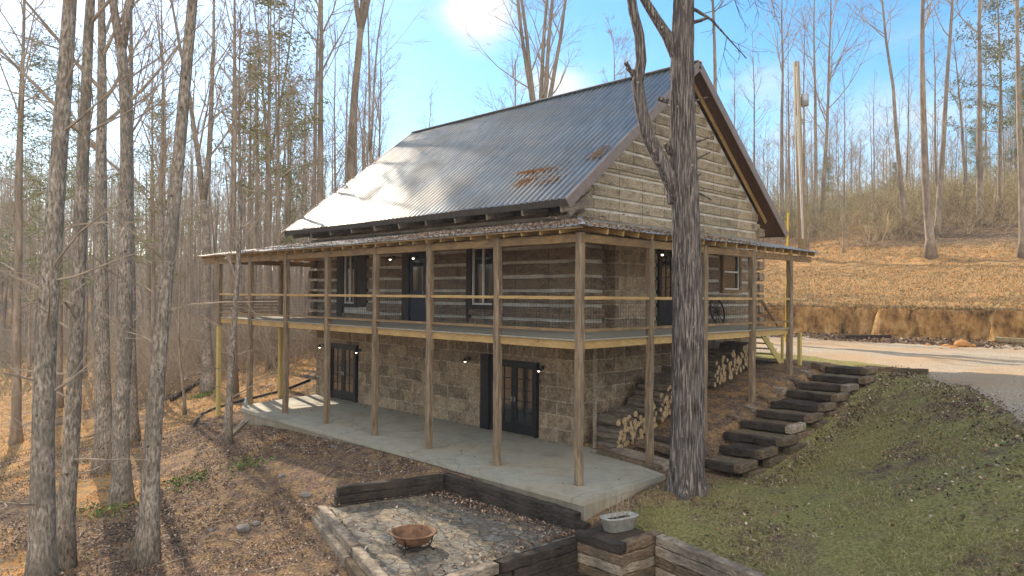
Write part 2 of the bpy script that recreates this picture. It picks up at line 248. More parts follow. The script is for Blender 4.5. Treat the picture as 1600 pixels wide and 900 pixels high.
def ground_mat():
    """leaf litter base; mask R = bare clay, G = orange straw grass, B = green lawn (what grows there)"""
    m = bpy.data.materials.new('ground'); m.use_nodes = True; t = m.node_tree; b = t.nodes['Principled BSDF']
    g = N(t, 'ShaderNodeNewGeometry'); pos = g.outputs['Position']
    def noise(s, d=6, r=.6):
        n = N(t, 'ShaderNodeTexNoise'); n.inputs['Scale'].default_value = s; n.inputs['Detail'].default_value = d; n.inputs['Roughness'].default_value = r; t.links.new(pos, n.inputs['Vector']); return n.outputs[0]
    def ramp(f, cs, lo=.3, hi=.7):
        cr = N(t, 'ShaderNodeValToRGB'); e = cr.color_ramp.elements; e[0].position = lo; e[1].position = hi; e[0].color = (*cs[0], 1); e[1].color = (*cs[-1], 1)
        for i, c in enumerate(cs[1:-1]): x = e.new(lo + (hi - lo) * (i + 1) / (len(cs) - 1)); x.color = (*c, 1)
        t.links.new(f, cr.inputs[0]); return cr.outputs[0]
    def mix(f, a, bb):
        mx = N(t, 'ShaderNodeMix', data_type='RGBA'); t.links.new(f, mx.inputs['Factor']); t.links.new(a, mx.inputs['A']); t.links.new(bb, mx.inputs['B']); return mx.outputs['Result']
    fine, mid, big = noise(16, 10, .75), noise(2.6, 6), noise(.45, 5)
    litter = ramp(fine, ((.035, .023, .017), (.16, .11, .08), (.42, .31, .22)), .34, .68)
    litter2 = ramp(fine, ((.07, .042, .022), (.29, .19, .10), (.50, .36, .22)), .34, .68)
    f1 = N(t, 'ShaderNodeMapRange'); f1.inputs[1].default_value = .45; f1.inputs[2].default_value = .6; t.links.new(mid, f1.inputs[0])
    base = mix(f1.outputs[0], litter, litter2)
    straw = ramp(fine, ((.20, .09, .03), (.54, .28, .10), (.66, .43, .21)), .34, .68)
    straw2 = ramp(fine, ((.13, .095, .05), (.32, .235, .125), (.46, .36, .22)), .34, .68)
    straw = mix(f1.outputs[0], straw, straw2)
    mpc = N(t, 'ShaderNodeMapping'); mpc.inputs['Scale'].default_value = (1.9, 1.9, 1.2); t.links.new(pos, mpc.inputs['Vector'])
    nc = N(t, 'ShaderNodeTexNoise'); nc.inputs['Scale'].default_value = 1.0; nc.inputs['Detail'].default_value = 8; nc.inputs['Roughness'].default_value = .7; t.links.new(mpc.outputs[0], nc.inputs['Vector'])
    clay = ramp(nc.outputs[0], ((.06, .038, .02), (.25, .135, .055), (.42, .24, .09), (.54, .35, .17)), .34, .66)
    lawn = ramp(fine, ((.09, .08, .035), (.27, .25, .09), (.46, .41, .2)), .32, .70)
    lawn2 = ramp(fine, ((.10, .08, .04), (.24, .20, .10), (.36, .31, .18)), .32, .70)
    f2 = N(t, 'ShaderNodeMapRange'); f2.inputs[1].default_value = .5; f2.inputs[2].default_value = .62; f2.inputs[4].default_value = .8; t.links.new(noise(1.1, 5), f2.inputs[0])
    lawn = mix(f2.outputs[0], lawn, lawn2)
    at = N(t, 'ShaderNodeAttribute', attribute_name='mask'); s = N(t, 'ShaderNodeSeparateColor'); t.links.new(at.outputs['Color'], s.inputs[0])
    def edge(o):
        a = N(t, 'ShaderNodeMath', operation='ADD'); t.links.new(o, a.inputs[0]); t.links.new(mid, a.inputs[1])
        mr = N(t, 'ShaderNodeMapRange'); mr.inputs[1].default_value = .85; mr.inputs[2].default_value = 1.1; t.links.new(a.outputs[0], mr.inputs[0]); return mr.outputs[0]
    c = mix(edge(s.outputs[1]), base, straw); c = mix(edge(s.outputs[2]), c, lawn); c = mix(edge(s.outputs[0]), c, clay)
    t.links.new(c, b.inputs['Base Color']); b.inputs['Roughness'].default_value = 1; b.inputs['Specular IOR Level'].default_value = .1
    bp = N(t, 'ShaderNodeBump'); bp.inputs['Strength'].default_value = 1; bp.inputs['Distance'].default_value = .07
    t.links.new(fine, bp.inputs['Height']); t.links.new(bp.outputs[0], b.inputs['Normal'])
    return m
MT['ground'] = ground_mat()

# ------------------------------------------------------------------ mesh helpers
def link(name, V, Fa, material, parent=None, smooth=False, fmat=None):
    me = bpy.data.meshes.new(name); me.from_pydata([tuple(v) for v in V], [], [tuple(f) for f in Fa])
    for mm in (material if isinstance(material, (list, tuple)) else [material]): me.materials.append(mm)
    if fmat is not None: me.polygons.foreach_set('material_index', fmat)
    if smooth: me.polygons.foreach_set('use_smooth', [True] * len(me.polygons))
    me.update()
    o = bpy.data.objects.new(name, me); COL.objects.link(o)
    if parent: o.parent = parent
    return o
def link_np(name, V, Q, material, n=4, tint=None, smooth=False):
    V = np.asarray(V, np.float32); Q = np.asarray(Q, np.int32)
    me = bpy.data.meshes.new(name); me.vertices.add(len(V)); me.vertices.foreach_set('co', V.ravel())
    me.loops.add(len(Q) * n); me.loops.foreach_set('vertex_index', Q.ravel())
    me.polygons.add(len(Q)); me.polygons.foreach_set('loop_start', np.arange(0, len(Q) * n, n, dtype=np.int32))
    me.polygons.foreach_set('loop_total', np.full(len(Q), n, np.int32))
    if smooth: me.polygons.foreach_set('use_smooth', np.ones(len(Q), bool))
    me.materials.append(material); me.update(calc_edges=True)
    if tint is not None:
        a = me.color_attributes.new('tint', 'FLOAT_COLOR', 'POINT'); a.data.foreach_set('color', np.asarray(tint, np.float32).ravel())
    o = bpy.data.objects.new(name, me); COL.objects.link(o); return o
def tag(o, label, cat=None, group=None, kind=None):
    if label: o['label'] = label
    if cat: o['category'] = cat
    if group: o['group'] = group
    if kind: o['kind'] = kind
    return o
def empty(name, loc=(0, 0, 0)):
    o = bpy.data.objects.new(name, None); COL.objects.link(o); o.location = loc; o.empty_display_size = .2; return o
def settle(root):
    """children are built in world coordinates; shift their meshes so they hang off the root's base"""
    bpy.context.view_layer.update()
    def go(o, off):
        for c in o.children:
            if c.type == 'MESH' and not c.data.get('moved'):
                c.data.transform(Matrix.Translation(-Vector(root.location))); c.data['moved'] = 1
            go(c, off)
    go(root, None); return root

class MB:
    def __init__(s): s.V = []; s.F = []; s.m = []
    def box(s, x0, x1, y0, y1, z0, z1, mi=0):
        b = len(s.V); s.V += [(x, y, z) for z in (z0, z1) for (x, y) in ((x0, y0), (x1, y0), (x1, y1), (x0, y1))]
        s.F += [(b, b+3, b+2, b+1), (b+4, b+5, b+6, b+7), (b, b+1, b+5, b+4), (b+1, b+2, b+6, b+5), (b+2, b+3, b+7, b+6), (b+3, b, b+4, b+7)]; s.m += [mi] * 6; return s
    def beam(s, a, b, w, h, upv=(0, 0, 1), jit=0, seg=1, bev=.12, rng=random, mi=0, endmi=None):
        a, b = Vector(a), Vector(b); d = (b - a).normalized(); u = Vector(upv); u = (u - d * u.dot(d)).normalized(); r = d.cross(u)
        prof = [(-.5+bev, -.5), (.5-bev, -.5), (.5, -.5+bev), (.5, .5-bev), (.5-bev, .5), (-.5+bev, .5), (-.5, .5-bev), (-.5, -.5+bev)]
        base = len(s.V)
        for i in range(seg + 1):
            c = a + (b - a) * (i / seg); ox, oy = rng.uniform(-jit, jit), rng.uniform(-jit, jit); sc = 1 - (.04 if i in (0, seg) else 0)
            for (px, py) in prof:
                s.V.append(tuple(c + r * ((px * w) * sc + ox + rng.uniform(-jit, jit) * .4) + u * ((py * h) * sc + oy + rng.uniform(-jit, jit) * .4)))
        for i in range(seg):
            for k in range(8):
                p = base + i * 8; s.F.append((p + k, p + (k+1) % 8, p + 8 + (k+1) % 8, p + 8 + k)); s.m.append(mi)
        e = mi if endmi is None else endmi
        s.F.append(tuple(base + k for k in reversed(range(8)))); s.F.append(tuple(base + seg * 8 + k for k in range(8))); s.m += [e, e]; return s
    def tube(s, pts, rad, n=6, cap=True, mi=0, endmi=None):
        pts = [Vector(p) for p in pts]; base = len(s.V); m = len(pts); prev = None
        for i, p in enumerate(pts):
            d = (pts[min(i+1, m-1)] - pts[max(i-1, 0)])
            if d.length < 1e-9: d = Vector((0, 0, 1))
            d.normalize()
            if prev is None: u = d.orthogonal().normalized()
            else:
                u = prev - d * prev.dot(d); u = u.normalized() if u.length > 1e-6 else d.orthogonal().normalized()
            prev = u; w = d.cross(u); r = rad[i] if hasattr(rad, '__len__') else rad
            for k in range(n):
                a = 2 * math.pi * k / n; s.V.append(tuple(p + (u * math.cos(a) + w * math.sin(a)) * r))
        for i in range(m - 1):
            for k in range(n):
                q = base + i * n; s.F.append((q + k, q + (k+1) % n, q + n + (k+1) % n, q + n + k)); s.m.append(mi)
        if cap:
            e = mi if endmi is None else endmi
            s.F.append(tuple(base + k for k in reversed(range(n)))); s.F.append(tuple(base + (m-1)*n + k for k in range(n))); s.m += [e, e]
        return s
    def poly(s, pts, mi=0):
        b = len(s.V); s.V += [tuple(p) for p in pts]; s.F.append(tuple(range(b, b + len(pts)))); s.m.append(mi); return s
    def prism(s, pts, z0, z1, mi=0, topmi=None):
        n = len(pts); b = len(s.V); s.V += [(x, y, z0) for x, y in pts] + [(x, y, z1) for x, y in pts]
        s.F.append(tuple(b + i for i in reversed(range(n)))); s.F.append(tuple(b + n + i for i in range(n))); s.m += [mi, mi if topmi is None else topmi]
        for i in range(n): j = (i+1) % n; s.F.append((b+i, b+j, b+n+j, b+n+i)); s.m.append(mi)
        return s
    def build(s, name, material, parent=None, smooth=False):
        return link(name, s.V, s.F, material, parent, smooth, s.m)

# ------------------------------------------------------------------ terrain
def vnoise(x, y, seed=0):
    x = np.asarray(x, float); y = np.asarray(y, float)
    xi, yi = np.floor(x).astype(np.int64), np.floor(y).astype(np.int64); xf, yf = x - xi, y - yi
    def h(a, b):
        n = (a * 374761393 + b * 668265263 + seed * 1442695041) & 0x7fffffff
        n = ((n ^ (n >> 13)) * 1274126177) & 0x7fffffff
        return ((n ^ (n >> 16)) & 0xffff) / 65535.0
    u, v = xf * xf * (3 - 2 * xf), yf * yf * (3 - 2 * yf)
    return (h(xi, yi) * (1-u) + h(xi+1, yi) * u) * (1-v) + (h(xi, yi+1) * (1-u) + h(xi+1, yi+1) * u) * v
def fbm(x, y, seed=0, o=4):
    s = 0; a = .5
    for i in range(o): s = s + a * (vnoise(x * 2**i, y * 2**i, seed + i) - .5); a *= .5
    return s
def sst(x, a, b):
    t = np.clip((np.asarray(x, float) - a) / (b - a), 0, 1); return t * t * (3 - 2 * t)
CP = np.array([
 (-1, 4.5, .12), (0, 2.9, -.03), (0, 5.33, .50), (0, 8.1, 1.08), (0, 10.7, 1.70), (-2.5, 4, .1), (-2.5, 6, .62), (-2.5, 8, 1.15), (-2.5, 11, 1.78),
 (1.2, 4.4, -.1), (1.2, 8, .85), (1.2, 12.4, 1.8), (2.7, 4.6, -.05), (2.7, 6, .2), (2.7, 8, .68), (2.9, 10, 1.2), (3.2, 12, 1.7), (6, 5, 1.05), (4.5, 8.9, 1.72), (7.6, 3.7, 1.45), (9.4, .2, .6),
 (1.7, 1.7, -.12), (2.4, .3, -.35), (4.8, -.5, -.45), (9, -1.2, .1), (12, 2, 1.2), (12, 8, 1.9), (8, 12, 1.95), (0, 14, 1.9), (0, 20, 2), (10, 20, 2), (20, 10, 2), (20, 25, 2),
 (-8, 20, 2.0), (-8, 26, 2), (-20, 15, 2.2), (-20, 9, 1.2), (-19, 5.5, .45), (-18, 2.5, -.25), (-18, -1, -.85), (-16, -1.4, -.78), (-13, -1.3, -.42), (-8, -1.2, -.2), (-4.3, -1.2, -.1), (0, -1.2, -.45),
 (-4.4, -4, -.85), (-1.5, -5.5, -.95), (1, -6.6, -1.3), (-8, -4, -.8), (-7, -8, -1.5), (-12, -5, -1.25), (-14, -10, -2.2), (-20, -5, -1.8), (-26, -4, -2.5), (-25, 3, -1.0),
 (-30, 10, .5), (-40, 0, -2.8), (-58, 1.5, -3.2), (-45, 20, .8), (-80, 40, -1), (-60, -30, -4), (-100, 0, -4), (-20, -20, -3), (0, -15, -2.3), (10, -12, -2.3), (5, -5, -2.2), (20, -5, -.3),
 (30, -20, -2), (60, 10, 1), (40, 26, 2), (-140, 60, -2), (-140, -60, -4), (60, -60, -3), (-20, -80, -4), (-12, 8, 1)], float)
def tps(r2): return np.where(r2 > 1e-12, r2 * np.log(r2 + 1e-12) * .5, 0)
_n = len(CP); _s = 30.0; _X = CP[:, :2] / _s
_K = tps(((_X[:, None] - _X[None]) ** 2).sum(-1)) + np.eye(_n) * 1e-4; _Pm = np.hstack([np.ones((_n, 1)), _X])
_A = np.zeros((_n + 3, _n + 3)); _A[:_n, :_n] = _K; _A[:_n, _n:] = _Pm; _A[_n:, :_n] = _Pm.T
_w = np.linalg.solve(_A, np.concatenate([CP[:, 2], [0, 0, 0]]))
SLAB = [(.83, -.86), (.79, 2.25), (-2.35, 3.34), (-17.0, 3.34), (-16.55, 1.4), (-16.25, .1), (-16.0, -.35), (-15.5, -.62), (-14, -.72), (-10, -.76), (-5, -.8)]
PATIO = [(-4.0, -3.96), (-3.2, -1.22), (1.07, -1.22), (.77, -5.5)]
WALLTOP = [(2.4, -.45), (4.9, -.95), (9.5, -1.9)]
EDGE_X = [-30, -4, .8, 2.3, 3.2, 4.6, 7.6, 11, 14, 20]; EDGE_Y = [15.2, 14.7, 14.2, 13.3, 12.3, 9.6, 4.2, -1, -6, -16]
def inpoly(x, y, poly):
    c = np.zeros(np.shape(x), bool); n = len(poly)
    for i in range(n):
        (x1, y1), (x2, y2) = poly[i], poly[(i+1) % n]
        if y1 == y2: continue
        k = ((y1 > y) != (y2 > y)) & (x < (x2 - x1) * (y - y1) / (y2 - y1) + x1); c ^= k
    return c
def wall_y(x): return np.interp(x, [0, 2.25, 2.26, 2.4, 4.9, 9.5, 16], [-1.5, -1.5, -.5, -.5, -1.0, -1.95, -3.2])
def terrain(x, y):
    x = np.asarray(x, float); y = np.asarray(y, float); sh = x.shape; xf, yf = x.ravel(), y.ravel(); z = np.zeros_like(xf)
    for i in range(0, len(xf), 20000):
        q = np.stack([xf[i:i+20000], yf[i:i+20000]], 1) / _s
        z[i:i+20000] = tps(((q[:, None] - _X[None]) ** 2).sum(-1)) @ _w[:_n] + _w[_n] + q @ _w[_n+1:]
    z = z.reshape(sh)
    dist = np.hypot(x, y)
    z = np.where(dist > 130, np.clip(z, -5, 3), np.clip(z, -6, 4))
    yy = y + .55 * np.sin(x * .35) * .6 + fbm(x * .8, 3.1 + 0 * x, 5) * 1.0 + fbm(x * 2.5, y * 3.0, 6) * .5 * sst(y, 24, 26) * (1 - sst(y, 29, 32))
    prof = 2.0 + .35 * sst(yy, 25.6, 26.7) + 1.35 * sst(yy, 26.75, 27.15) + np.clip(yy - 27.1, 0, 23) * .15 + np.clip(yy - 48, 0, 34) * .25 + np.clip(yy - 82, 0, 80) * .08
    w = sst(x, -90, -45) * sst(y, 20, 25.5)
    z = z * (1 - w) + prof * w
    onlawn = sst(x, .9, 2.2) 
    amp = .10 + .5 * sst(dist, 25, 90)
    z = z + fbm(x * .9, y * .9, 11) * amp * (1 - .65 * onlawn * (y < 13)) + fbm(x * 4, y * 4, 17, 3) * .07
    # lower yard in front of the timber retaining walls
    pit = (x > .95) & (y < wall_y(x)) & (x < 18)
    px_ = sst(wall_y(x) - y, 0, .2) * sst(x, .95, 1.1)
    z = np.where(pit, z * (1 - px_) + np.minimum(z, -2.15 + .1 * fbm(x*2, y*2, 3)) * px_, z)
    far = sst(dist, 95, 190) * sst(-x, -20, 60) * (1 - sst(y, 55, 110)) * 16; z = z + far
    st_ = (x > .42) & (x < 2.2) & (y > 3.6) & (y < 13.0); z = np.where(st_, np.minimum(z, .08 + (y - 3.75) / .92 * .195 - .22), z)
    ins = inpoly(x, y, SLAB); z = np.where(ins, np.minimum(z, -.35), z)
    big = inpoly(x, y, [(-4.05, -4.0), (-3.3, -1.1), (1.15, -1.1), (.85, -5.6)]); z = np.where(big, np.minimum(z, -.72), z)
    near = (x > -15.8) & (x < .8) & (y < -.5) & (y > -1.3); z = np.where(near, np.minimum(z, -.1), z)
    hs = (x > -16.8) & (x < -3.0) & (y > 3.5) & (y < 13.7); z = np.where(hs, np.minimum(z, -.3), z)
    return z
def gz(x, y): return float(terrain(np.array([x]), np.array([y]))[0])
_rt = np.concatenate([np.linspace(5, 60, 700), np.linspace(60.1, 220, 500)])
def hit(px, py, dmin=8):
    d = ray(px, py); X = CAM.x + d.x * _rt; Y = CAM.y + d.y * _rt; Z = CAM.z + d.z * _rt
    g = terrain(X, Y); k = np.where((Z < g) & (_rt > dmin))[0]
    i = k[0] if len(k) else len(_rt) - 1
    return Vector((X[i], Y[i], g[i]))

def axis(dense0, dense1, step, lo, hi, grow=1.12, extra=()):
    a = list(np.arange(dense0, dense1 + 1e-6, step)); s = step; v = dense1
    while v < hi: s *= grow; v += min(s, 8); a.append(v)
    s = step; v = dense0
    while v > lo: s *= grow; v -= min(s, 8); a.insert(0, v)
    return np.unique(np.round(np.array(a + list(extra)), 4))
GX = axis(-27, 13, .17, -330, 330, 1.05); GY = axis(-9, 20, .17, -330, 330, 1.05, extra=list(np.arange(25, 28.6, .1)))
XX, YY = np.meshgrid(GX, GY); ZZ = terrain(XX, YY)
def grid_quads(nx, ny, keep=None):
    i, j = np.meshgrid(np.arange(nx - 1), np.arange(ny - 1)); a = j * nx + i
    q = np.stack([a, a + 1, a + 1 + nx, a + nx], -1)
    return q[keep] if keep is not None else q.reshape(-1, 4)
g = link_np('ground', np.stack([XX.ravel(), YY.ravel(), ZZ.ravel()], 1), grid_quads(len(GX), len(GY)), MT['ground'], smooth=True)
tag(g, None, kind='structure')
nb = fbm(XX * .5, YY * .5, 31, 4); nb2 = fbm(XX * .18, YY * .18, 37, 3)
dedge = YY - np.interp(XX, EDGE_X, EDGE_Y)
yyb = YY + .55 * np.sin(XX * .35) * .6 + fbm(XX * .8, 3.1 + 0 * XX, 5) + fbm(XX * 2.5, YY * 3.0, 6) * .5
clay = sst(yyb, 26.2, 26.75) * (1 - sst(yyb, 27.15, 27.5)) * sst(XX, -90, -50)
clay = np.maximum(clay, .36 * ((XX > -3.3) & (XX < .6) & (YY > 3.2) & (YY < 12.5)))
lawn = sst(XX + nb * 2, .9, 2.0) * (YY > wall_y(XX) - .3) * (1 - sst(dedge + nb * 1.2, .6, 1.5)) * (XX < 40) * (.72 + nb)
strip = sst(dedge, -2, 0) * (1 - sst(dedge, 1.0, 1.6)) * (XX < 5) * (XX > -6); lawn = np.maximum(lawn, strip * .7)
straw = np.clip(sst(YY, 26.9, 28) * sst(XX, -95, -60) * (1.05 - sst(YY, 42, 60) * .75) + nb2 * 1.2, 0, 1)
left = sst(-XX, 17.5, 20) * (YY < 26); straw = np.maximum(straw, left * np.clip(.85 + nb * 2.4 + nb2 * 2.2, 0, 1))
front = (1 - sst(YY, -1.2, -.8)) * (XX < 0) * (XX > -20); straw = np.maximum(straw, front * np.clip(.22 + nb2 * 3 + nb * 1.8, 0, .9))
mask = np.stack([clay, straw, lawn, np.ones_like(clay)], -1).reshape(-1, 4)
a = g.data.color_attributes.new('mask', 'FLOAT_COLOR', 'POINT'); a.data.foreach_set('color', mask.astype(np.float32).ravel())
# gravel driveway: a sheet over the ground that dips under it along a ragged edge
dm = sst(dedge + nb * 1.6, .2, 1.4) * (1 - sst(YY + nb * 1.5, 25.3, 26.2)) * (XX > -22) * (XX < 60) * (1 - sst(-XX, 12, 16) )
dz = ZZ + (dm * .09 - .05) ; keep = (dm > .02); kq = keep[:-1, :-1] | keep[1:, :-1] | keep[:-1, 1:] | keep[1:, 1:]
d_ = link_np('driveway', np.stack([XX.ravel(), YY.ravel(), dz.ravel()], 1), grid_quads(len(GX), len(GY), kq), MT['gravel'], smooth=True)
tag(d_, None, kind='structure')
bm_ = __import__('bmesh').new(); bm_.from_mesh(d_.data)
__import__('bmesh').ops.delete(bm_, geom=[v for v in bm_.verts if not v.link_faces], context='VERTS'); bm_.to_mesh(d_.data); bm_.free()

# concrete slab
s = MB().prism(SLAB, -.12, 0, 0).build('concrete_patio', MT['concrete']); tag(s, None, kind='structure')
cx = [(x * .995 + (.0 if x > 0 else -.0), y + (.05 if y < 0 else -.03)) for x, y in SLAB]
s = MB().prism(cx, -1.25, -.12, 0).build('concrete_patio_footing', MT['conc_side']); tag(s, None, kind='structure')
# flagstone patio
rng = random.Random(4)
pp = MB(); nxp, nyp = 34, 34
A, B, C_, D = [Vector((*p, 0)) for p in PATIO]
for j in range(nyp + 1):
    for i in range(nxp + 1):
        u, v = i / nxp, j / nyp; p = (A * (1-u) + D * u) * (1-v) + (B * (1-u) + C_ * u) * v
        pp.V.append((p.x, p.y, -.56 + float(fbm(p.x * 2.5, p.y * 2.5, 8)) * .05))
for j in range(nyp):
    for i in range(nxp):
        q = j * (nxp + 1) + i; pp.F.append((q, q+1, q+nxp+2, q+nxp+1)); pp.m.append(0)
tag(pp.build('stone_patio', MT['flag'], smooth=True), None, kind='structure')

# ------------------------------------------------------------------ log cabin
HX0, HX1, HY0, HY1 = -17.0, -2.75, 3.3, 13.93     # wall planes
DZ, RZ = 3.23, 5.60                                 # deck top, porch beam top
SL = .786; EY, EZ = 2.06, 6.76; RY = 8.60; RIDGE = EZ + (RY - EY) * SL; RX0, RX1 = -17.45, -2.11
cabin = empty('log_cabin', (-9.9, 8.6, 0))
tag(cabin, 'log cabin with ribbed metal roof, wraparound porch and stone block basement', 'house')
L = dict(parent=cabin)
MB().box(HX0, HX1, HY0, HY1, -1.0, 3.08).build('basement_wall', MT['block'], **L)
core = MB()
def roof_z(y): return EZ + (min(y, 2 * RY - y) - EY) * SL
prof = [(HY0, 3.08), (HY1, 3.08), (HY1, roof_z(HY1) - .3), (RY, RIDGE - .3), (HY0, roof_z(HY0) - .3)]
b0 = len(core.V)
for x in (HX0, HX1): core.V += [(x, y, z) for y, z in prof]
core.F += [(4, 3, 2, 1, 0), (5, 6, 7, 8, 9)] + [(i, (i+1) % 5, 5 + (i+1) % 5, 5 + i) for i in range(5)]; core.m += [0] * 7
core.build('chinking', MT['chink'], **L)
rng = random.Random(7)
# window / door openings in wall coordinates
OPEN_F = [(-7.28, -6.02, 3.75, 5.88), (-10.75, -9.42, 3.2, 5.85), (-15.35, -13.2, 3.70, 5.9)]
OPEN_G = [(11.0, 12.55, 4.3, 5.95), (7.05, 8.4, 3.2, 5.7), (4.35, 6.3, 3.2, 5.62)]
def spans(a, b, z0, z1, opens):
    sp = [(a, b)]
    for (o0, o1, oz0, oz1) in opens:
        if oz0 < (z0 + z1) / 2 < oz1:
            n = []
            for (p, q) in sp:
                if o1 <= p or o0 >= q: n.append((p, q))
                else:
                    if o0 > p: n.append((p, o0))
                    if o1 < q: n.append((o1, q))
            sp = n
    return sp
front = MB(); k = 0; z = 3.12
while z < 6.75:
    for (p, q) in spans(HX0 - (.25 if k % 2 else .02), HX1 + (.28 if k % 2 else .02), z, z + .34, OPEN_F):
        n = max(2, int((q - p) / .5)); front.beam((p, HY0 - .035, z + .17), (q, HY0 - .035, z + .17), .12, .325, jit=.012, seg=n, bev=.1, rng=rng)
    z += .425; k += 1
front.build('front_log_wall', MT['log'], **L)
gw = MB(); k = 0; z = 3.12
while z < 6.3:
    for (p, q) in spans(HY0 - (.28 if k % 2 == 0 else .0), HY1 + (.25 if k % 2 else 0), z, z + .34, OPEN_G):
        n = max(2, int((q - p) / .5)); gw.beam((HX1 + .035, p, z + .17), (HX1 + .035, q, z + .17), .12, .325, jit=.012, seg=n, bev=.1, rng=rng)
    z += .425; k += 1
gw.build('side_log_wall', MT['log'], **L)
gb = MB(); z = 6.36; k = 0
while z < RIDGE - .75:
    y0 = max(HY0 - .15, EY + (z + .62 - EZ) / SL); y1 = 2 * RY - y0
    n = max(2, int((y1 - y0) / .45)); gb.beam((HX1 + .015, y0, z + .15), (HX1 + .015, y1, z + .15), .09, .285, jit=.008, seg=n, bev=.1, rng=rng); z += .375; k += 1
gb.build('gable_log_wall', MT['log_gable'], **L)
# corner posts of alternating log ends (left and right of the front)
for k in range(9):
    zz = 3.3 + k * .425
    if zz > 6.7: break
    MB().beam((HX1 + .02, HY0 - .34 + (.1 if k % 2 else 0), zz), (HX1 + .02, HY0 + .02, zz), .30, .33, jit=.012, seg=2, rng=rng).build('log_end', MT['log'], **L)
    MB().beam((HX0 + .02, HY0 - .34 + (.1 if k % 2 else 0), zz), (HX0 + .02, HY0 + .02, zz), .30, .33, jit=.012, seg=2, rng=rng).build('log_end', MT['log'], **L)
    MB().beam((HX1 + .02, HY1 - .1, zz), (HX1 + .02, HY1 + .3, zz), .30, .33, jit=.012, seg=2, rng=rng).build('log_end', MT['log'], **L)
# stone bump-out on the side wall
MB().box(HX1 - .1, HX1 + .46, 4.35, 6.3, DZ, 5.72).build('stone_chimney_base', MT['block'], **L)

def rib_sheet(pts_fn, u0, u1, pitch, rows, rib=.022, seed=1):
    """corrugated sheet: pts_fn(u, v) -> point, normal offset handled by caller through h"""
    V, F = [], []; us = []; u = u0
    while u < u1: us += [(u, 0), (u + pitch * .62, 0), (u + pitch * .70, rib), (u + pitch * .92, rib)]; u += pitch
    us.append((u1, 0)); us = [t for t in us if t[0] <= u1 + 1e-6]
    for r in range(rows + 1):
        for (u, h) in us: V.append(pts_fn(u, r / rows, h))
    n = len(us)
    for r in range(rows):
        for i in range(n - 1): q = r * n + i; F.append((q, q+1, q+n+1, q+n))
    return V, F
nv = Vector((0, -SL, 1)).normalized()
def wav(u, v): return .006 * math.sin(u * 1.7 + v * 9) + .005 * math.sin(u * .6 - v * 13)
def slope_f(u, v, h): p = Vector((u, EY + (RY - EY) * v, EZ + .02 + (RY - EY) * v * SL)); return tuple(p + nv * (h + wav(u, v)))
nv2 = Vector((0, SL, 1)).normalized()
def slope_b(u, v, h): p = Vector((u, 2 * RY - EY - (RY - EY) * v, EZ + .02 + (RY - EY) * v * SL)); return tuple(p + nv2 * h)
roof = link('roof', *rib_sheet(slope_f, RX0, RX1, .235, 14, .036), MT['metal'], cabin)
Vb, Fb = rib_sheet(slope_b, RX0, RX1, .235, 2); link('rear_roof', Vb, [f[::-1] for f in Fb], MT['metal'], cabin)
MB().beam((RX0 - .02, RY, RIDGE + .035), (RX1 + .03, RY, RIDGE + .035), .34, .05, bev=.3).build('ridge_cap', MT['ridge'], roof)
# roof deck under the metal (thickness), soffit boards, fascia, barge boards
sf = MB()
for sgn in (1, -1):
    y_e = EY if sgn == 1 else 2 * RY - EY
    q = [(y_e, EZ), (RY, RIDGE), (RY, RIDGE - .12), (y_e, EZ - .12)]; b = len(sf.V)
    for x in (RX0 + .03, RX1 - .03): sf.V += [(x, y, z) for y, z in q]
    fs = [(b, b+1, b+2, b+3), (b+7, b+6, b+5, b+4), (b, b+4, b+5, b+1), (b+1, b+5, b+6, b+2), (b+2, b+6, b+7, b+3), (b+3, b+7, b+4, b)]
    sf.F += fs; sf.m += [0] * 6
sf.build('soffit', MT['soffit'], roof)
for sgn in (1, -1):
    y_e = EY - .03 if sgn == 1 else 2 * RY - EY + .03
    for xx in (RX1, RX0):
        MB().beam((xx, y_e, EZ - .10 - .02), (xx, RY, RIDGE - .10), .035, .30, upv=(0, 0, 1)).build('rake_trim', MT['trim'], roof)
MB().box(RX0, RX1, EY - .035, EY - .0, EZ - .17, EZ + .005).build('fascia', MT['trimwood'], roof)
MB().box(RX0, RX1, 2*RY-EY, 2*RY-EY+.035, EZ - .17, EZ + .005).build('fascia', MT['trimwood'], roof)
# yellow barge board on the gable wall under the far slope and a darker one under the near slope
MB().beam((HX1 + .16, 2*RY - HY0 + .45, roof_z(HY0 - .45) - .26), (HX1 + .16, RY + .12, RIDGE - .30), .05, .17).build('barge_board', MT['pine'], roof)
MB().beam((HX1 + .16, HY0 - .45, roof_z(HY0 - .45) - .26), (HX1 + .16, RY - .12, RIDGE - .30), .05, .17).build('barge_board', MT['trimwood'], roof)
for i in range(11):
    x = -16.9 + i * 1.45
    MB().beam((x, EY + .03, EZ - .235), (x, HY0 + .1, EZ - .235 + .25), .07, .20).build('rafter_tail', MT['timber_g'], cabin)
MB().box(HX0, HX1 + .1, HY0 - .13, HY0 + .02, 6.62, 7.35).build('wall_plate', MT['trimwood'], cabin)
MB().beam((HX1 + .3, HY0 - .85, 6.45), (HX1 + .3, HY0 + .1, 7.05), .10, .22).build('corner_brace', MT['timber_g'], cabin)

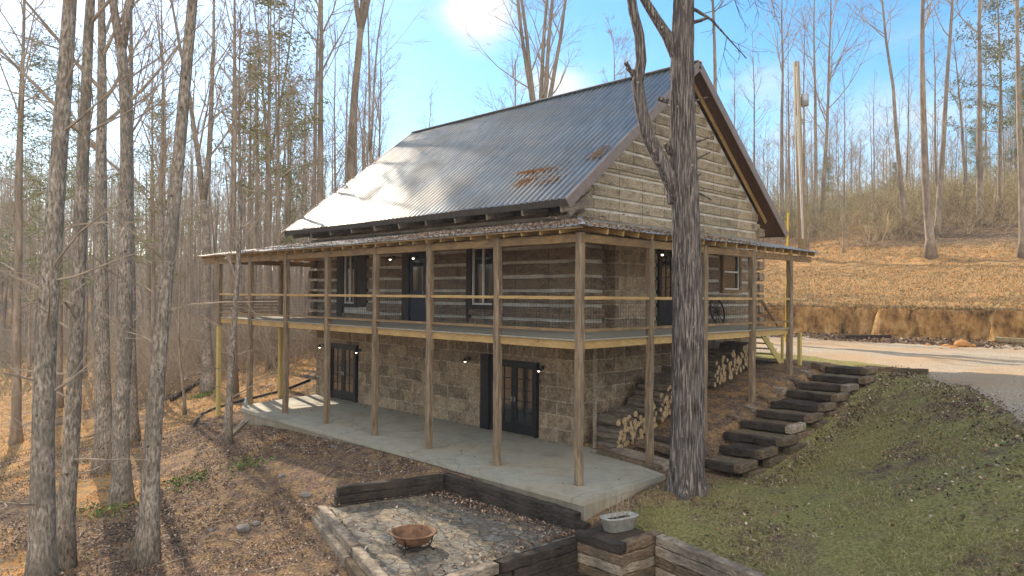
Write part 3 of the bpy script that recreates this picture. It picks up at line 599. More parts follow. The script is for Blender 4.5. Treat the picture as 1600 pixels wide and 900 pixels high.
# porch roof
PF, PW = 5.74, 6.42
XE, YE = .30, -.30; XL = -20.6
def zf(y): return PF + (PW - PF) * (y - YE) / (HY0 - YE)
def zr(x): return PF + (PW - PF) * (XE - x) / (XE - HX1)
def zl(x): return PF + (PW - PF) * (x - XL) / (HX0 - XL)
def pf(u, v, h):
    top = HY0
    if u > HX1: top = YE + (XE - u) * (HY0 - YE) / (XE - HX1)
    if u < HX0: top = YE + (u - XL) * (HY0 - YE) / (HX0 - XL)
    y = YE + (top - YE) * v; return (u, y, zf(y) + h + .008 * math.sin(u * 2.3) * (1 - v))
YR_END = 12.47
def pr(u, v, h):
    top = HX1
    if u < HY0: top = XE - (u - YE) * (XE - HX1) / (HY0 - YE)
    x = XE + (top - XE) * v; return (x, u, zr(x) + h + .008 * math.sin(u * 2.1) * (1 - v))
YL_END = 6.2
def plf(u, v, h):
    top = HX0
    if u < HY0: top = XL + (u - YE) * (HX0 - XL) / (HY0 - YE)
    x = XL + (top - XL) * v; return (x, u, zl(x) + h)
pr_o = link('porch_roof', *rib_sheet(pf, XL, XE, .22, 3, .018), MT['metal_old'], cabin)
link('side_porch_roof', *rib_sheet(pr, YE, YR_END, .22, 3, .018), MT['metal_old'], cabin)
Vb, Fb = rib_sheet(plf, YE, YL_END, .22, 3, .018); link('end_porch_roof', Vb, [f[::-1] for f in Fb], MT['metal_old'], cabin)
MB().beam((XE, YE, PF + .035), (HX1, HY0, PW + .035), .16, .02, bev=.3).build('hip_flashing', MT['galv'], pr_o)
rng = random.Random(9)
def rafter(a, b, m='pine'): MB().beam(a, b, .045, .14, jit=.002, seg=1, bev=.05, rng=rng).build('rafter', MT[m], cabin)
x = -20.2; 
while x < .25:
    top = HY0 - .05
    if x > HX1: top = YE + (XE - x) * (HY0 - YE) / (XE - HX1)
    if x < HX0: top = YE + (x - XL) * (HY0 - YE) / (HX0 - XL)
    if top - YE > .35: rafter((x, YE + .06, zf(YE + .06) - .085), (x, top, zf(top) - .085))
    x += .60
y = .1
while y < YR_END:
    top = HX1 + .05
    if y < HY0: top = XE - (y - YE) * (XE - HX1) / (HY0 - YE)
    if XE - top > .35: rafter((XE - .06, y, zr(XE - .06) - .085), (top, y, zr(top) - .085))
    y += .60
y = .4
while y < YL_END:
    top = HX0 - .05
    if y < HY0: top = XL + (y - YE) * (HX0 - XL) / (HY0 - YE)
    if top - XL > .35: rafter((XL + .06, y, zl(XL + .06) - .085), (top, y, zl(top) - .085))
    y += .75
def beamp(name, a, b, w, h, m, jit=.004, seg=6, parent=cabin): return MB().beam(a, b, w, h, jit=jit, seg=seg, bev=.06, rng=rng).build(name, MT[m], parent)
beamp('porch_beam', (-20.4, 0, 5.50), (.12, 0, 5.50), .09, .19, 'beam', seg=20)
beamp('porch_beam', (0, .05, 5.50), (0, 12.3, 5.50), .09, .19, 'beam', seg=12)
beamp('porch_beam', (-18.94, .05, 5.50), (-18.94, 6.0, 5.50), .09, .19, 'beam', seg=6)
# purlins under the front porch roof sheet edge
MB().box(XL + .02, XE - .02, YE + .02, YE + .055, PF - .05, PF - .012).build('eave_batten', MT['beam'], cabin)
# deck
dk = MB(); w = .138
y = -.02
while y < HY0 - .14:
    dk.box(-18.98, .02 if y < 3.2 else .02, y, y + w, DZ - .035, DZ); y += w + .007
dkr = MB(); x = .02
y0d = y
while x > HX1 + .2:
    dkr.box(x - w, x, y0d, 10.78, DZ - .035, DZ); x -= w + .007
MB().box(-18.98, -17.05, y0d, 6.0, DZ - .035, DZ).build('end_deck_floor', MT['deck'], cabin)
deck = dk.build('deck_floor', MT['deck'], cabin); dkr.build('side_deck_floor', MT['deck'], cabin)
MB().box(HX0, HX1 + .0, HY0 - .13, HY0 - .01, 3.0, 3.2).build('ledger_board', MT['beam'], cabin)
PX = [0, -2.62, -5.30, -7.89, -10.61, -13.35, -16.13, -18.94]; PYR = [2.74, 5.33, 8.11, 10.71]; ZPR = [-.06, .45, 1.02, 1.62]
for i in range(7): beamp('rim_board', (PX[i] - .02, .045, 3.10), (PX[i+1] + .02, .045, 3.10), .04, .19, 'pine', 0, 2)
yy = [0] + PYR
for i in range(4): beamp('rim_board', (-.045, yy[i] + .02, 3.10), (-.045, yy[i+1], 3.10), .04, .19, 'pine', 0, 2)
beamp('rim_board', (-18.94, .05, 3.10), (-18.94, 6, 3.10), .04, .19, 'pine', 0, 2)
beamp('rim_board', (-.06, 10.73, 3.10), (-2.7, 10.73, 3.10), .04, .19, 'pine_y', 0, 2)
jo = MB()
x = -18.6
while x < -.2: jo.box(x, x + .045, .08, HY0 - .15, 2.98, 3.19); x += .62
y = 3.6
while y < 10.6: jo.box(HX1 + .1, -.08, y, y + .045, 2.98, 3.19); y += .62
jo.build('joists', MT['beam'], cabin)
def post(x, y, z0, z1, m='post', w=.175, jit=.012):
    return MB().beam((x, y, z0), (x + rng.uniform(-.01, .01), y, z1), w, w, upv=(1, 0, 0), jit=jit, seg=14, bev=.14, rng=rng).build('post', MT[m], cabin)
for x in PX[:-1]: post(x, 0, -.01, 5.62)
post(-18.94, 0, 2.9, 5.62); post(-18.94, 0, -1.3, 2.98, 'pine_y', .16, .002)
for y, z in zip(PYR, ZPR): post(0, y, z - .35, 5.62)
post(-.16, 5.42, .2, 3.0, 'pine_y', .13, .002)
post(-18.94, 2.7, 2.9, 5.62); post(-18.94, 2.7, -.9, 2.98, 'pine_y', .19, .002); post(-18.94, 5.9, -.2, 5.62)
MB().beam((-2.26, 3.42, 0), (-2.26, 3.42, 3.0), .09, .09, upv=(1, 0, 0), jit=.004, seg=5).build('support_pole', MT['timber_g'], cabin)
def rail(a, b):
    a, b = Vector(a), Vector(b); d = (b - a).normalized(); a += d * .09; b -= d * .09
    r = beamp('railing', a + Vector((0, 0, 4.16)), b + Vector((0, 0, 4.16)), .10, .075, 'pine', .003, 3)
    beamp('bottom_rail', a + Vector((0, 0, 3.43)), b + Vector((0, 0, 3.43)), .09, .065, 'beam', .003, 3, r)
    n = int((b - a).length / .10); wm = MB()
    for k in range(1, n):
        p = a + (b - a) * (k / n); wm.tube([p + Vector((0, 0, 3.45)), p + Vector((0, 0, 4.12))], .0032, 3, False)
    for k in range(1, 7): zz = 3.45 + k * .096; wm.tube([a + Vector((0, 0, zz)), b + Vector((0, 0, zz))], .0032, 3, False)
    wm.build('wire_panel', MT['wire'], r)
for i in range(7): rail((PX[i], 0, 0), (PX[i+1], 0, 0))
for i in range(4): rail((0, yy[i], 0), (0, yy[i+1], 0))
a, b = (-18.94, 0), (-18.94, 2.7)
rl = beamp('railing', (-18.94, .1, 4.16), (-18.94, 2.6, 4.16), .1, .075, 'pine', .003, 3)
for k in range(5): beamp('rail_slat', (-18.94, .1, 3.42 + k * .13), (-18.94, 2.6, 3.42 + k * .13), .04, .045, 'beam', .003, 2, rl)
beamp('railing', (-18.94, 2.8, 4.16), (-18.94, 5.8, 4.16), .1, .075, 'pine', .003, 3)

# windows and doors. c = corner along the wall, plane = wall plane, ax = 'x' front / 'y' side
def wbox(mb, ax, a0, a1, o0, o1, z0, z1, mi=0):
    """o = distance out of the wall face"""
    if ax == 'x': mb.box(a0, a1, HY0 - o1, HY0 - o0, z0, z1, mi)
    else: mb.box(HX1 + o0, HX1 + o1, a0, a1, z0, z1, mi)
def window(ax, a0, a1, z0, z1, cas, split='v', cw=.14):
    f = MB()
    for (p, q, r, t) in ((a0 - cw, a0, z0 - cw, z1 + cw), (a1, a1 + cw, z0 - cw, z1 + cw), (a0, a1, z1, z1 + cw), (a0, a1, z0 - cw, z0)): wbox(f, ax, p, q, .0, .15, r, t)
    w_ = f.build('window', MT[cas], cabin)
    fr = MB(); t = .055
    for (p, q, r, s) in ((a0, a0 + t, z0, z1), (a1 - t, a1, z0, z1), (a0 + t, a1 - t, z1 - t, z1), (a0 + t, a1 - t, z0, z0 + t)): wbox(fr, ax, p, q, .02, .10, r, s)
    m_ = (a0 + a1) / 2; zm = (z0 + z1) / 2
    if split == 'v': wbox(fr, ax, m_ - .035, m_ + .035, .02, .09, z0 + t, z1 - t)
    else: wbox(fr, ax, a0 + t, a1 - t, .02, .09, zm - .03, zm + .03)
    fr.build('sash', MT['white'], w_)
    pn = MB(); wbox(pn, ax, a0 + t, a1 - t, .03, .045, z0 + t, z1 - t); pn.build('pane', MT['glass'], w_)
    return w_
window('x', -7.15, -6.15, 3.9, 5.74, 'trimwood'); window('x', -14.75, -13.97, 3.84, 5.76, 'trimwood')
wd = MB(); wbox(wd, 'x', -13.83, -13.2, 0, .12, 3.72, 5.9); wd.build('shutter', MT['trimwood'], cabin)
window('y', 11.2, 12.35, 4.48, 5.76, 'beam', 'h', .12)
def french(ax, a0, a1, z0, z1, leaves=2, cols=2, rows=5, paint='black', solid_bottom=.35, out_=.0):
    fr = MB(); c = .10
    for (p, q, r, s) in ((a0 - c, a0, z0, z1 + c), (a1, a1 + c, z0, z1 + c), (a0, a1, z1, z1 + c)): wbox(fr, ax, p, q, out_, out_ + .13, r, s)
    frame = fr.build('door_frame', MT[paint], cabin); w_ = (a1 - a0) / leaves
    for l in range(leaves):
        p0, p1 = a0 + l * w_ + .008, a0 + (l+1) * w_ - .008; st = .11; lf = MB(); pz0 = z0 + solid_bottom
        wbox(lf, ax, p0, p0 + st, out_ + .02, out_ + .08, z0 + .02, z1 - .01); wbox(lf, ax, p1 - st, p1, out_ + .02, out_ + .08, z0 + .02, z1 - .01)
        wbox(lf, ax, p0 + st, p1 - st, out_ + .02, out_ + .08, z1 - st, z1 - .01); wbox(lf, ax, p0 + st, p1 - st, out_ + .02, out_ + .08, z0 + .02, pz0)
        for k in range(1, cols): xx = p0 + st + (p1 - p0 - 2 * st) * k / cols; wbox(lf, ax, xx - .012, xx + .012, out_ + .03, out_ + .07, pz0, z1 - st)
        for k in range(1, rows): zz = pz0 + (z1 - st - pz0) * k / rows; wbox(lf, ax, p0 + st, p1 - st, out_ + .031, out_ + .069, zz - .012, zz + .012)
        leaf = lf.build('door', MT[paint], cabin)
        pn = MB(); wbox(pn, ax, p0 + st, p1 - st, out_ + .035, out_ + .05, pz0, z1 - st); pn.build('pane', MT['glass'], leaf)
        hp = p1 - .055 if l == 0 else p0 + .055; hd = MB(); wbox(hd, ax, hp - .012, hp + .012, out_ + .08, out_ + .13, z0 + .98, z0 + 1.12); hd.build('handle', MT['galv'], leaf)
french('x', -6.12, -4.36, .01, 2.12, rows=5); french('x', -15.68, -13.95, .01, 2.12)
MB().box(-6.62, -6.25, HY0 - .2, HY0 - .005, .0, 2.35).build('door_casing', MT['black'], cabin)
french('x', -10.5, -9.62, DZ + .01, 5.55, 1, 1, 1, 'navy', 1.1); 
cs = MB(); wbox(cs, 'x', -10.92, -10.61, 0, .12, DZ, 5.86); wbox(cs, 'x', -9.5, -9.25, 0, .12, DZ, 5.86); wbox(cs, 'x', -10.61, -9.5, 0, .12, 5.66, 5.86); cs.build('door_casing', MT['trimwood'], cabin)
cs = MB(); wbox(cs, 'x', -7.45, -7.30, 0, .11, DZ + .1, 5.92); wbox(cs, 'x', -6.0, -5.85, 0, .11, DZ + .1, 5.92); cs.build('window_casing', MT['trimwood'], cabin)
cs = MB(); wbox(cs, 'x', -15.3, -14.92, 0, .11, DZ + .1, 5.95); cs.build('window_casing', MT['trimwood'], cabin)
french('y', 7.2, 8.25, DZ + .01, 5.62, 1, 3, 4, 'black', .9)
def lamp(ax, a, z, o=.1):
    b = MB()
    if ax == 'x': c = Vector((a, HY0 - o, z)); d = Vector((0, -1, 0))
    else: c = Vector((HX1 + o, a, z)); d = Vector((1, 0, 0))
    b.tube([c, c + d * .03], .06, 10); b.tube([c + d * .03, c + d * .12 + Vector((0, 0, .07)), c + d * .19 + Vector((0, 0, .02))], .012, 6)
    q = c + d * .19; b.tube([q + Vector((0, 0, .03)), q + Vector((0, 0, -.01)), q + Vector((0, 0, -.07))], [.03, .05, .12], 12, False)
    l_ = b.build('wall_lamp', MT['black'], cabin)
    u = MB(); u.tube([q + Vector((0, 0, -.05)), q + Vector((0, 0, -.08)), q + Vector((0, 0, -.115))], [.03, .045, .02], 8); u.build('bulb', MT['bulb'], l_)
for a_, z_ in ((-7.25, 2.15), (-4.02, 2.1), (-16.25, 2.1), (-13.55, 2.05)): lamp('x', a_, z_)
for a_, z_ in ((-11.35, 5.55), (-9.98, 5.55)): lamp('x', a_, z_, .14)
lamp('y', 6.95, 5.6, .14); lamp('y', 2.0 + 5.0, 5.55, .14) if False else None
# end stairs from the deck down to the drive
st = MB()
for k in range(6):
    yy_ = 10.95 + k * .27; zz = DZ - .2 * (k + 1); st.box(-2.05, -1.05, yy_, yy_ + .28, zz - .04, zz)
stairs = st.build('deck_stairs', MT['pine_y'], cabin)
for xx in (-2.08, -1.02): MB().beam((xx, 10.76, 3.05), (xx, 12.45, 1.80), .045, .24).build('stringer', MT['pine_y'], stairs)
MB().beam((-1.02, 10.76, 4.15), (-1.02, 12.4, 2.95), .07, .09).build('handrail', MT['beam'], stairs)
MB().beam((-1.02, 12.4, 1.7), (-1.02, 12.4, 2.95), .09, .09, upv=(1, 0, 0)).build('stair_post', MT['pine_y'], stairs)
MB().beam((-.4, 12.4, 1.7), (-.4, 12.4, 3.0), .13, .13, upv=(1, 0, 0)).build('stair_post', MT['pine_y'], stairs)
settle(cabin)

# ------------------------------------------------------------------ trees
def limb(rng, p, d, Ln, seg, wander, pull):
    pts = [p.copy()]; d = d.normalized()
    for i in range(seg):
        d = (d + Vector((rng.gauss(0, wander), rng.gauss(0, wander), rng.gauss(0, wander) + pull))).normalized()
        p = p + d * (Ln / seg); pts.append(p.copy())
    return pts
def at_t(pts, t):
    x = t * (len(pts) - 1); i = min(int(x), len(pts) - 2); return pts[i].lerp(pts[i+1], x - i), (pts[i+1] - pts[i]).normalized()
def side_dir(rng, d, ang):
    o = d.orthogonal().normalized(); o.rotate(Matrix.Rotation(rng.uniform(0, 2 * math.pi), 3, d)); return (d * math.cos(ang) + o * math.sin(ang)).normalized()
def twigs(mb, rng, pts, r, lvl, Ln, nb, fine=.010):
    if lvl == 0: return
    for k in range(nb):
        t = rng.uniform(.22, .98); p, d = at_t(pts, t); l = Ln * rng.uniform(.35, .62) * (1.1 - .5 * t)
        rr = max(fine, r * (1 - t) * .55 + fine * .5); q = limb(rng, p, side_dir(rng, d, rng.uniform(.45, .95)), l, 3 if lvl > 1 else 2, .13, .06)
        n = len(q); mb.tube(q, [max(fine * .55, rr * (1 - .75 * i / (n-1))) for i in range(n)], 4 if lvl > 1 else 3, False)
        twigs(mb, rng, q, rr, lvl - 1, l, max(2, int(nb * .8)), fine)
def needles_at(V, Q, rng, p, n, sz, sp):
    for _ in range(n):
        c = p + Vector((rng.gauss(0, sp), rng.gauss(0, sp), rng.gauss(0, sp * .55)))
        d = Vector((rng.gauss(0, 1), rng.gauss(0, 1), rng.gauss(0, .5) + .2)).normalized() * sz * rng.uniform(.6, 1.3); w = d.orthogonal().normalized() * sz * .14
        b = len(V); V += [tuple(c - w), tuple(c + w), tuple(c + d)]; Q.append((b, b+1, b+2))
def tree_parts(seed, H, r, clear=.45, lean=(0, 0), nb=20, fine=.011, sub=6, fork=None, sides=10, wander=.012, wide=.30, low=0, pine=False, crook=0, n2=2):
    rng = random.Random(seed); tk = MB(); br = MB(); seg = 22; pts = []; ox = oy = 0; dx = dy = 0
    topf = fork[0] if fork else 1.0
    for i in range(seg + 1):
        t = i / seg; pts.append(Vector((lean[0] * t * H + ox, lean[1] * t * H + oy, t * H * topf - .3 * (i == 0))))
        dx = dx * .8 + rng.gauss(0, wander * (1 + crook)); dy = dy * .8 + rng.gauss(0, wander * (1 + crook)); ox += dx * H / seg; oy += dy * H / seg
    if fork: pts = [Vector((p.x if 1 else 0, p.y, p.z)) for p in pts]
    endr = .55 if fork else .10
    rad = [r * ((1 - (1 - endr) * (i / seg) ** .9) + (.6 * math.exp(-max(pts[i].z, 0) / .5)) + rng.uniform(-.03, .03)) for i in range(seg + 1)]
    tk.tube(pts, rad, sides)
    stems = [(pts, r, H * topf, 0 if not fork else 1)]
    if fork:
        stems = []; p0, d0 = pts[-1], (pts[-1] - pts[-3]).normalized()
        for (ang, az) in fork[1]:
            d = Vector((math.sin(ang) * math.cos(az), math.sin(ang) * math.sin(az), math.cos(ang))); Ls = H * (1 - topf)
            q = limb(rng, p0 - Vector((0, 0, .15)), d, Ls, 10, .03, .05); tk.tube(q, [r * .5 * (1 - .85 * i / 10) for i in range(11)], max(6, sides - 2)); stems.append((q, r * .5, Ls, 2))
    NV, NQ = [], []
    for (sp, sr, sl, kind) in stems:
        c0 = clear if kind == 0 else .12
        cnt = nb if kind == 0 else max(5, nb // 2)
        for k in range(cnt):
            t = c0 + (1 - c0) * ((k + rng.random()) / cnt); p, d = at_t(sp, min(t, .995))
            l = (H * wide) * (1.05 - .75 * (t - c0) / (1 - c0)) * rng.uniform(.6, 1.15)
            ang = rng.uniform(.5, .95) if not pine else rng.uniform(1.0, 1.45)
            rr = max(.02, sr * (1 - .8 * t) * .42); q = limb(rng, p, side_dir(rng, d, ang), l, 6, .07, .09 if not pine else .02)
            br.tube(q, [max(fine, rr * (1 - .85 * i / 6)) for i in range(7)], 5, False)
            twigs(br, rng, q, rr, n2, l, sub, fine)
            if pine:
                for tt in (.35, .5, .65, .8, .95, 1.0): pp_, _ = at_t(q, min(tt, .999)); needles_at(NV, NQ, rng, pp_, int((17 if pine < 1.25 else 28) * pine), .30, .38)
    for k in range(low):
        t = rng.uniform(.08, clear); p, d = at_t(pts, t); l = rng.uniform(.4, 2.6); q = limb(rng, p, side_dir(rng, d, rng.uniform(.9, 1.5)), l, 4, .12, .03)
        br.tube(q, [max(fine * .8, .028 * (1 - .8 * i / 4)) for i in range(5)], 4, False); twigs(br, rng, q, .02, 1, l, 3, fine * .8)
    return tk, br, (NV, NQ)
def make_tree(name, seed, loc, label, group=None, bark='bark', cat='tree', **kw):
    root = empty(name, loc); tag(root, label, cat, group)
    tk, br, nd = tree_parts(seed, **kw)
    tk.build('trunk', MT[bark], root, True)
    if br.V: br.build('crown', MT['twig'] if bark != 'bark' else MT['twig'], root)
    if nd[0]: link('needles', nd[0], nd[1], MT['needle'], root)
    return root
def lean_to(base, px_top, H):
    """lean so the trunk crosses the frame's top edge at px_top, same distance away"""
    dep = (base - CAM).dot(fwd); top = P(px_top, 0, dep); h = top.z - base.z
    return ((top.x - base.x) / h, (top.y - base.y) / h)
def dep_of(p): return (p - CAM).dot(fwd)

# -- the big tree in front of the porch
rng = random.Random(21)
bt = empty('large_tree', (1.72, 1.72, gz(1.72, 1.72)))
tag(bt, 'massive furrowed tree trunk standing at the corner of the concrete porch slab', 'tree')
def bark_tube(path, rad, n=72, rows=240, amp=.028, seed=3):
    V, F = [], []; m = len(path)
    for j in range(rows + 1):
        t = j / rows * (m - 1); i = min(int(t), m - 2); f = t - i; c = path[i].lerp(path[i+1], f); r = rad[i] * (1-f) + rad[i+1] * f
        d = (path[i+1] - path[i]).normalized(); u = (Vector((1, 0, 0)) - d * d.x).normalized(); w = d.cross(u)
        a = np.arange(n) / n * 2 * np.pi
        rid = vnoise(a * 5.2 + .35 * math.sin(c.z * 1.7), a * 0 + c.z * 1.1, seed) + .5 * vnoise(a * 11 + .5 * math.sin(c.z * 3), a * 0 + c.z * 2.6, seed + 1)
        rid[-6:] = rid[-6:] * np.linspace(1, 0, 6) + rid[0] * np.linspace(0, 1, 6)
        rr = r * (1 + .05 * np.sin(a * 2 + c.z * .4)) + (np.abs(rid - .75) * -2 + .5) * amp * min(1, r / .2) + (.10 * np.cos(a * 5 + .8 * np.sin(a * 2)) * math.exp(-max(0, c.z + .1) / .30))
        for k in range(n): V.append(tuple(c + (u * math.cos(a[k]) + w * math.sin(a[k])) * float(rr[k])))
    for j in range(rows):
        for k in range(n): q = j * n; F.append((q+k, q+(k+1) % n, q+n+(k+1) % n, q+n+k))
    return V, F
dB = 16.2
def bp_(px, py): return P(px, py, dB)
tp = [Vector((1.72, 1.72, -.6)), Vector((1.72, 1.72, -.1)), Vector((1.71, 1.71, .35))] + [bp_(x, y) for x, y in ((1075, 600), (1074, 450), (1071, 330), (1067, 220), (1066, 100), (1068, 0), (1074, -150), (1080, -320))]
tr = [.42, .40, .355, .325, .312, .298, .283, .25, .222, .18, .12]
V, F = bark_tube(tp, tr, amp=.05)
trunk_b = link('trunk', V, F, MT['bark_big'], bt, True)
lp = [bp_(x, y) for x, y in ((1064, 325), (1050, 285), (1032, 250), (1012, 212), (1001, 165), (996, 130), (1002, 95), (999, 55), (990, 20), (984, -20), (978, -90))]
V, F = bark_tube(lp, [.16, .19, .165, .15, .14, .135, .12, .115, .11, .105, .07], 40, 110, .014, 5); link('limb', V, F, MT['bark_big'], bt, True)
lp = [bp_(x, y) for x, y in ((1066, 110), (1056, 85), (1042, 55), (1027, 32), (1012, 8), (996, -20), (970, -70))]
V, F = bark_tube(lp, [.12, .15, .125, .11, .1, .095, .06], 36, 70, .012, 6); link('limb', V, F, MT['bark_big'], bt, True)
rg = random.Random(2)
for (x, y, ax, ay, r0, r1) in ((1046, 292, -16, -4, .05, .02), (1050, 318, 4, -14, .10, .11), (1090, 248, 18, -8, .03, .015), (1088, 222, 26, -10, .025, .01), (1086, 282, 12, -10, .02, .01), (1088, 300, 13, 14, .03, .015),
        (1048, 240, -5, -14, .07, .05), (1044, 158, -6, -4, .06, .05), (1084, 158, 22, -6, .02, .01), (991, 112, -9, -2, .05, .045), (990, 120, -5, -20, .045, .05), (1083, 35, 14, -3, .045, .03), (1075, 10, 4, -22, .06, .04), (1058, 390, -3, 0, .07, .06)):
    a, b = bp_(x, y), bp_(x + ax, y + ay) + Vector((rg.uniform(-.1, .2), rg.uniform(-.2, 0), 0)); MB().tube([a, a.lerp(b, .5) + Vector((0, 0, rg.uniform(-.02, .02))), b], [r0, (r0 + r1) / 2, r1], 9).build('branch_stub', MT['bark_big'], bt)
for (x, y, ax, ay) in ((1062, 5, 45, 18), (1075, -30, 60, 10), (1060, -60, -50, 10), (1068, -100, 40, -70), (985, -20, -30, -50)):
    a = bp_(x, y); q = limb(rg, a, (bp_(x + ax, y + ay) - a), 2.2, 5, .12, .05); sb = MB(); sb.tube(q, [.05, .04, .03, .02, .015, .01], 6); twigs(sb, rg, q, .03, 2, 2.2, 5, .008); sb.build('upper_branch', MT['bark_big'], bt)
settle(bt)

# -- foreground and near trees on the left, each where it stands
def near(label, base, r, seed, px_top=None, H=22, **kw):
    b = base; ln = lean_to(b, px_top, H) if px_top is not None else (0, 0)
    return make_tree('deciduous_tree', seed, b, label, lean=ln, H=H, r=r, **kw)
def at_depth(px, depth):
    q = P(px, 458, depth); return Vector((q.x, q.y, gz(q.x, q.y)))
b1 = at_depth(72, 13.6); near('thick mottled grey trunk, first from the left edge, its foot cut off below', b1, .225, 101, 79, clear=.48, sides=26, low=14, nb=18, sub=4, fine=.009)
b2 = at_depth(104, 15.2); near('grey trunk just right of the thickest mottled trunk, leaning right as it rises', b2, .175, 102, 137, clear=.5, sides=24, low=12, nb=16, sub=4, fine=.009)
b3 = hit(163, 735); near('grey trunk with a dark hollow at its foot, behind the leaning pair', b3, .27, 103, 157, H=23, clear=.42, sides=20, low=10, nb=18, sub=4, fine=.009)
b4 = hit(191, 785); near('grey forked trunk whose foot stands beside small green weeds', b4, .225, 104, 188, H=24, clear=.5, sides=20, low=8, nb=22, sub=5, fork=(.50, [(.16, R(45)), (.20, R(225))]))
b5 = at_depth(233, 15.0); near('pale grey trunk leaning strongly right in front of the other trunks', b5, .19, 105, 294, H=22, clear=.55, sides=26, low=5, nb=15, sub=4, fine=.009)
b6 = hit(208, 690); near('dark slim trunk half hidden behind the forked trunk', b6, .2, 106, 206, H=20, clear=.45, sides=14, low=5)
b7 = hit(246, 640); near('slim trunk behind the pale leaning trunk', b7, .19, 107, 250, H=22, clear=.45, sides=14, low=5)
b8 = hit(355, 694); near('thin young tree beside the left end of the concrete slab', b8, .125, 108, 377, H=14, clear=.35, sides=14, low=6, nb=14, wide=.2)
b9 = hit(326, 610); near('grey tree forking above the far end of the porch roof', b9, .33, 109, 320, H=25, clear=.4, sides=16, low=3, fork=(.42, [(.10, R(225)), (.14, R(40))]))
b10 = hit(299, 548); near('straight trunk on the slope between the pale leaning trunk and the porch', b10, .26, 110, 302, H=25, clear=.4, sides=14, low=4)
# mid-distance ones whose outlines read against the sky
def mid(label, px, py, r, seed, top, **kw):
    b = hit(px, py) if py < 900 else at_depth(px, kw.pop('dep')); kw.pop('dep', None)
    return near(label, b, r, seed, top, **kw)
def mid_d(label, px, dep, r, seed, top, **kw): return near(label, at_depth(px, dep), r, seed, top, bark='bark_far', **kw)
mid_d('tall straight bare tree rising behind the left eave corner of the main roof', 503, 44, .30, 120, 497, H=30, clear=.55, sides=14, wide=.18)
mid_d('spreading bare tree with the widest crown behind the left slope of the roof', 542, 46, .36, 121, 560, H=33, clear=.40, sides=14, wide=.36, nb=26, sub=7, fork=(.60, [(.25, R(45)), (.22, R(215)), (.08, R(120))]))
mid_d('bare tree with a fan of upright stems just above the middle of the roof ridge', 852, 50, .36, 122, 855, H=32, clear=.4, sides=12, wide=.22, nb=16, fork=(.40, [(.20, R(45)), (.09, R(30)), (.1, R(225)), (.24, R(215)), (.04, R(120))]))
mid_d('lower bare tree with a fine crown over the roof ridge beside the fan-shaped one', 800, 62, .25, 123, 805, H=20, clear=.3, sides=10, wide=.34, nb=24)
mid_d('small dense-twigged tree peeping over the ridge close to the massive trunk', 950, 60, .22, 124, 955, H=20.5, clear=.3, sides=10, wide=.3, nb=26, sub=8)
mid_d('pale paired trunks rising straight behind the gable peak', 1119, 48, .22, 125, 1117, H=30, clear=.6, sides=12, wide=.2, nb=16)
for (lb, px, py, r, sd, top, kw) in (
  ('grey trunk rising just behind the utility pole', 1222, 372, .27, 130, 1223, dict(wide=.30)),
  ('straight trunk between the utility pole and a curving-limbed tree', 1274, 368, .24, 131, 1276, dict(wide=.14)),
  ('bare tree right of the utility pole with long curving side limbs', 1284, 362, .25, 132, 1292, dict(wide=.36, nb=22, clear=.3)),
  ('short crooked dark tree, leaning one of the crooked pair on the hill', 1352, 318, .22, 133, 1338, dict(H=15, crook=4, wide=.2, clear=.4)),
  ('short crooked dark tree with a knotted bend, right one of the crooked pair', 1362, 316, .22, 134, 1365, dict(H=15, crook=5, wide=.22, clear=.35)),
  ('slim trunk that sweeps out at its foot on the slope above the clay bank', 1418, 366, .25, 135, 1388, dict(wide=.2, crook=1.5)),
  ('thickest straight trunk on the slope above the clay bank', 1455, 404, .34, 136, 1436, dict(wide=.16)),
  ('trunk close behind the thickest one above the clay bank', 1464, 370, .27, 137, 1482, dict(wide=.2)),
  ('grey trunk on the hill near the right edge with dark forked base', 1532, 352, .30, 138, 1524, dict(wide=.2)),
  ('pale birch-like trunk at the right edge of the clay bank', 1598, 402, .24, 139, 1590, dict(wide=.16)),
  ('dark twisted tree high on the hill between two straight trunks', 1508, 325, .24, 140, 1488, dict(H=17, crook=4, wide=.25))):
    b = hit(px, py); kw.setdefault('H', 30); kw.setdefault('clear', .55); make_tree('deciduous_tree', sd, b, lb, lean=lean_to(b, top, kw['H']), r=r, bark='bark_far', sides=12, low=4, fine=.014, nb=kw.pop('nb', 16), **kw)

# -- wood: copied variants
def copy_tree(src, loc, rz, sc, label=None, group=None):
    r = src.copy(); COL.objects.link(r); r.location = loc; r.rotation_euler = (0, 0, rz); r.scale = (sc, sc, sc)
    if label: r['label'] = label
    if group: r['group'] = group
    for ch in src.children: c = ch.copy(); COL.objects.link(c); c.parent = r
    return r
GL, GR, GB = 'bare trees in the wood left of the cabin', 'bare trees on the hill beyond the driveway', 'bare trees in the wood behind the cabin'
LL, LR, LB = 'slender bare tree in the dense wood left of the cabin', 'slender bare tree on the hill beyond the clay bank', 'slender bare tree in the wood behind the cabin roof'
rng = random.Random(77); variants = []
specs = [dict(H=23, r=.17, clear=.45, wide=.20), dict(H=26, r=.21, clear=.5, wide=.18), dict(H=20, r=.14, clear=.35, wide=.22), dict(H=24, r=.16, clear=.4, wide=.22, fork=(.45, [(.12, 0.5), (.14, 3.6)])),
         dict(H=18, r=.11, clear=.3, wide=.22), dict(H=27, r=.22, clear=.55, wide=.2), dict(H=15, r=.09, clear=.25, wide=.24, crook=2), dict(H=22, r=.15, clear=.45, wide=.2, crook=1)]
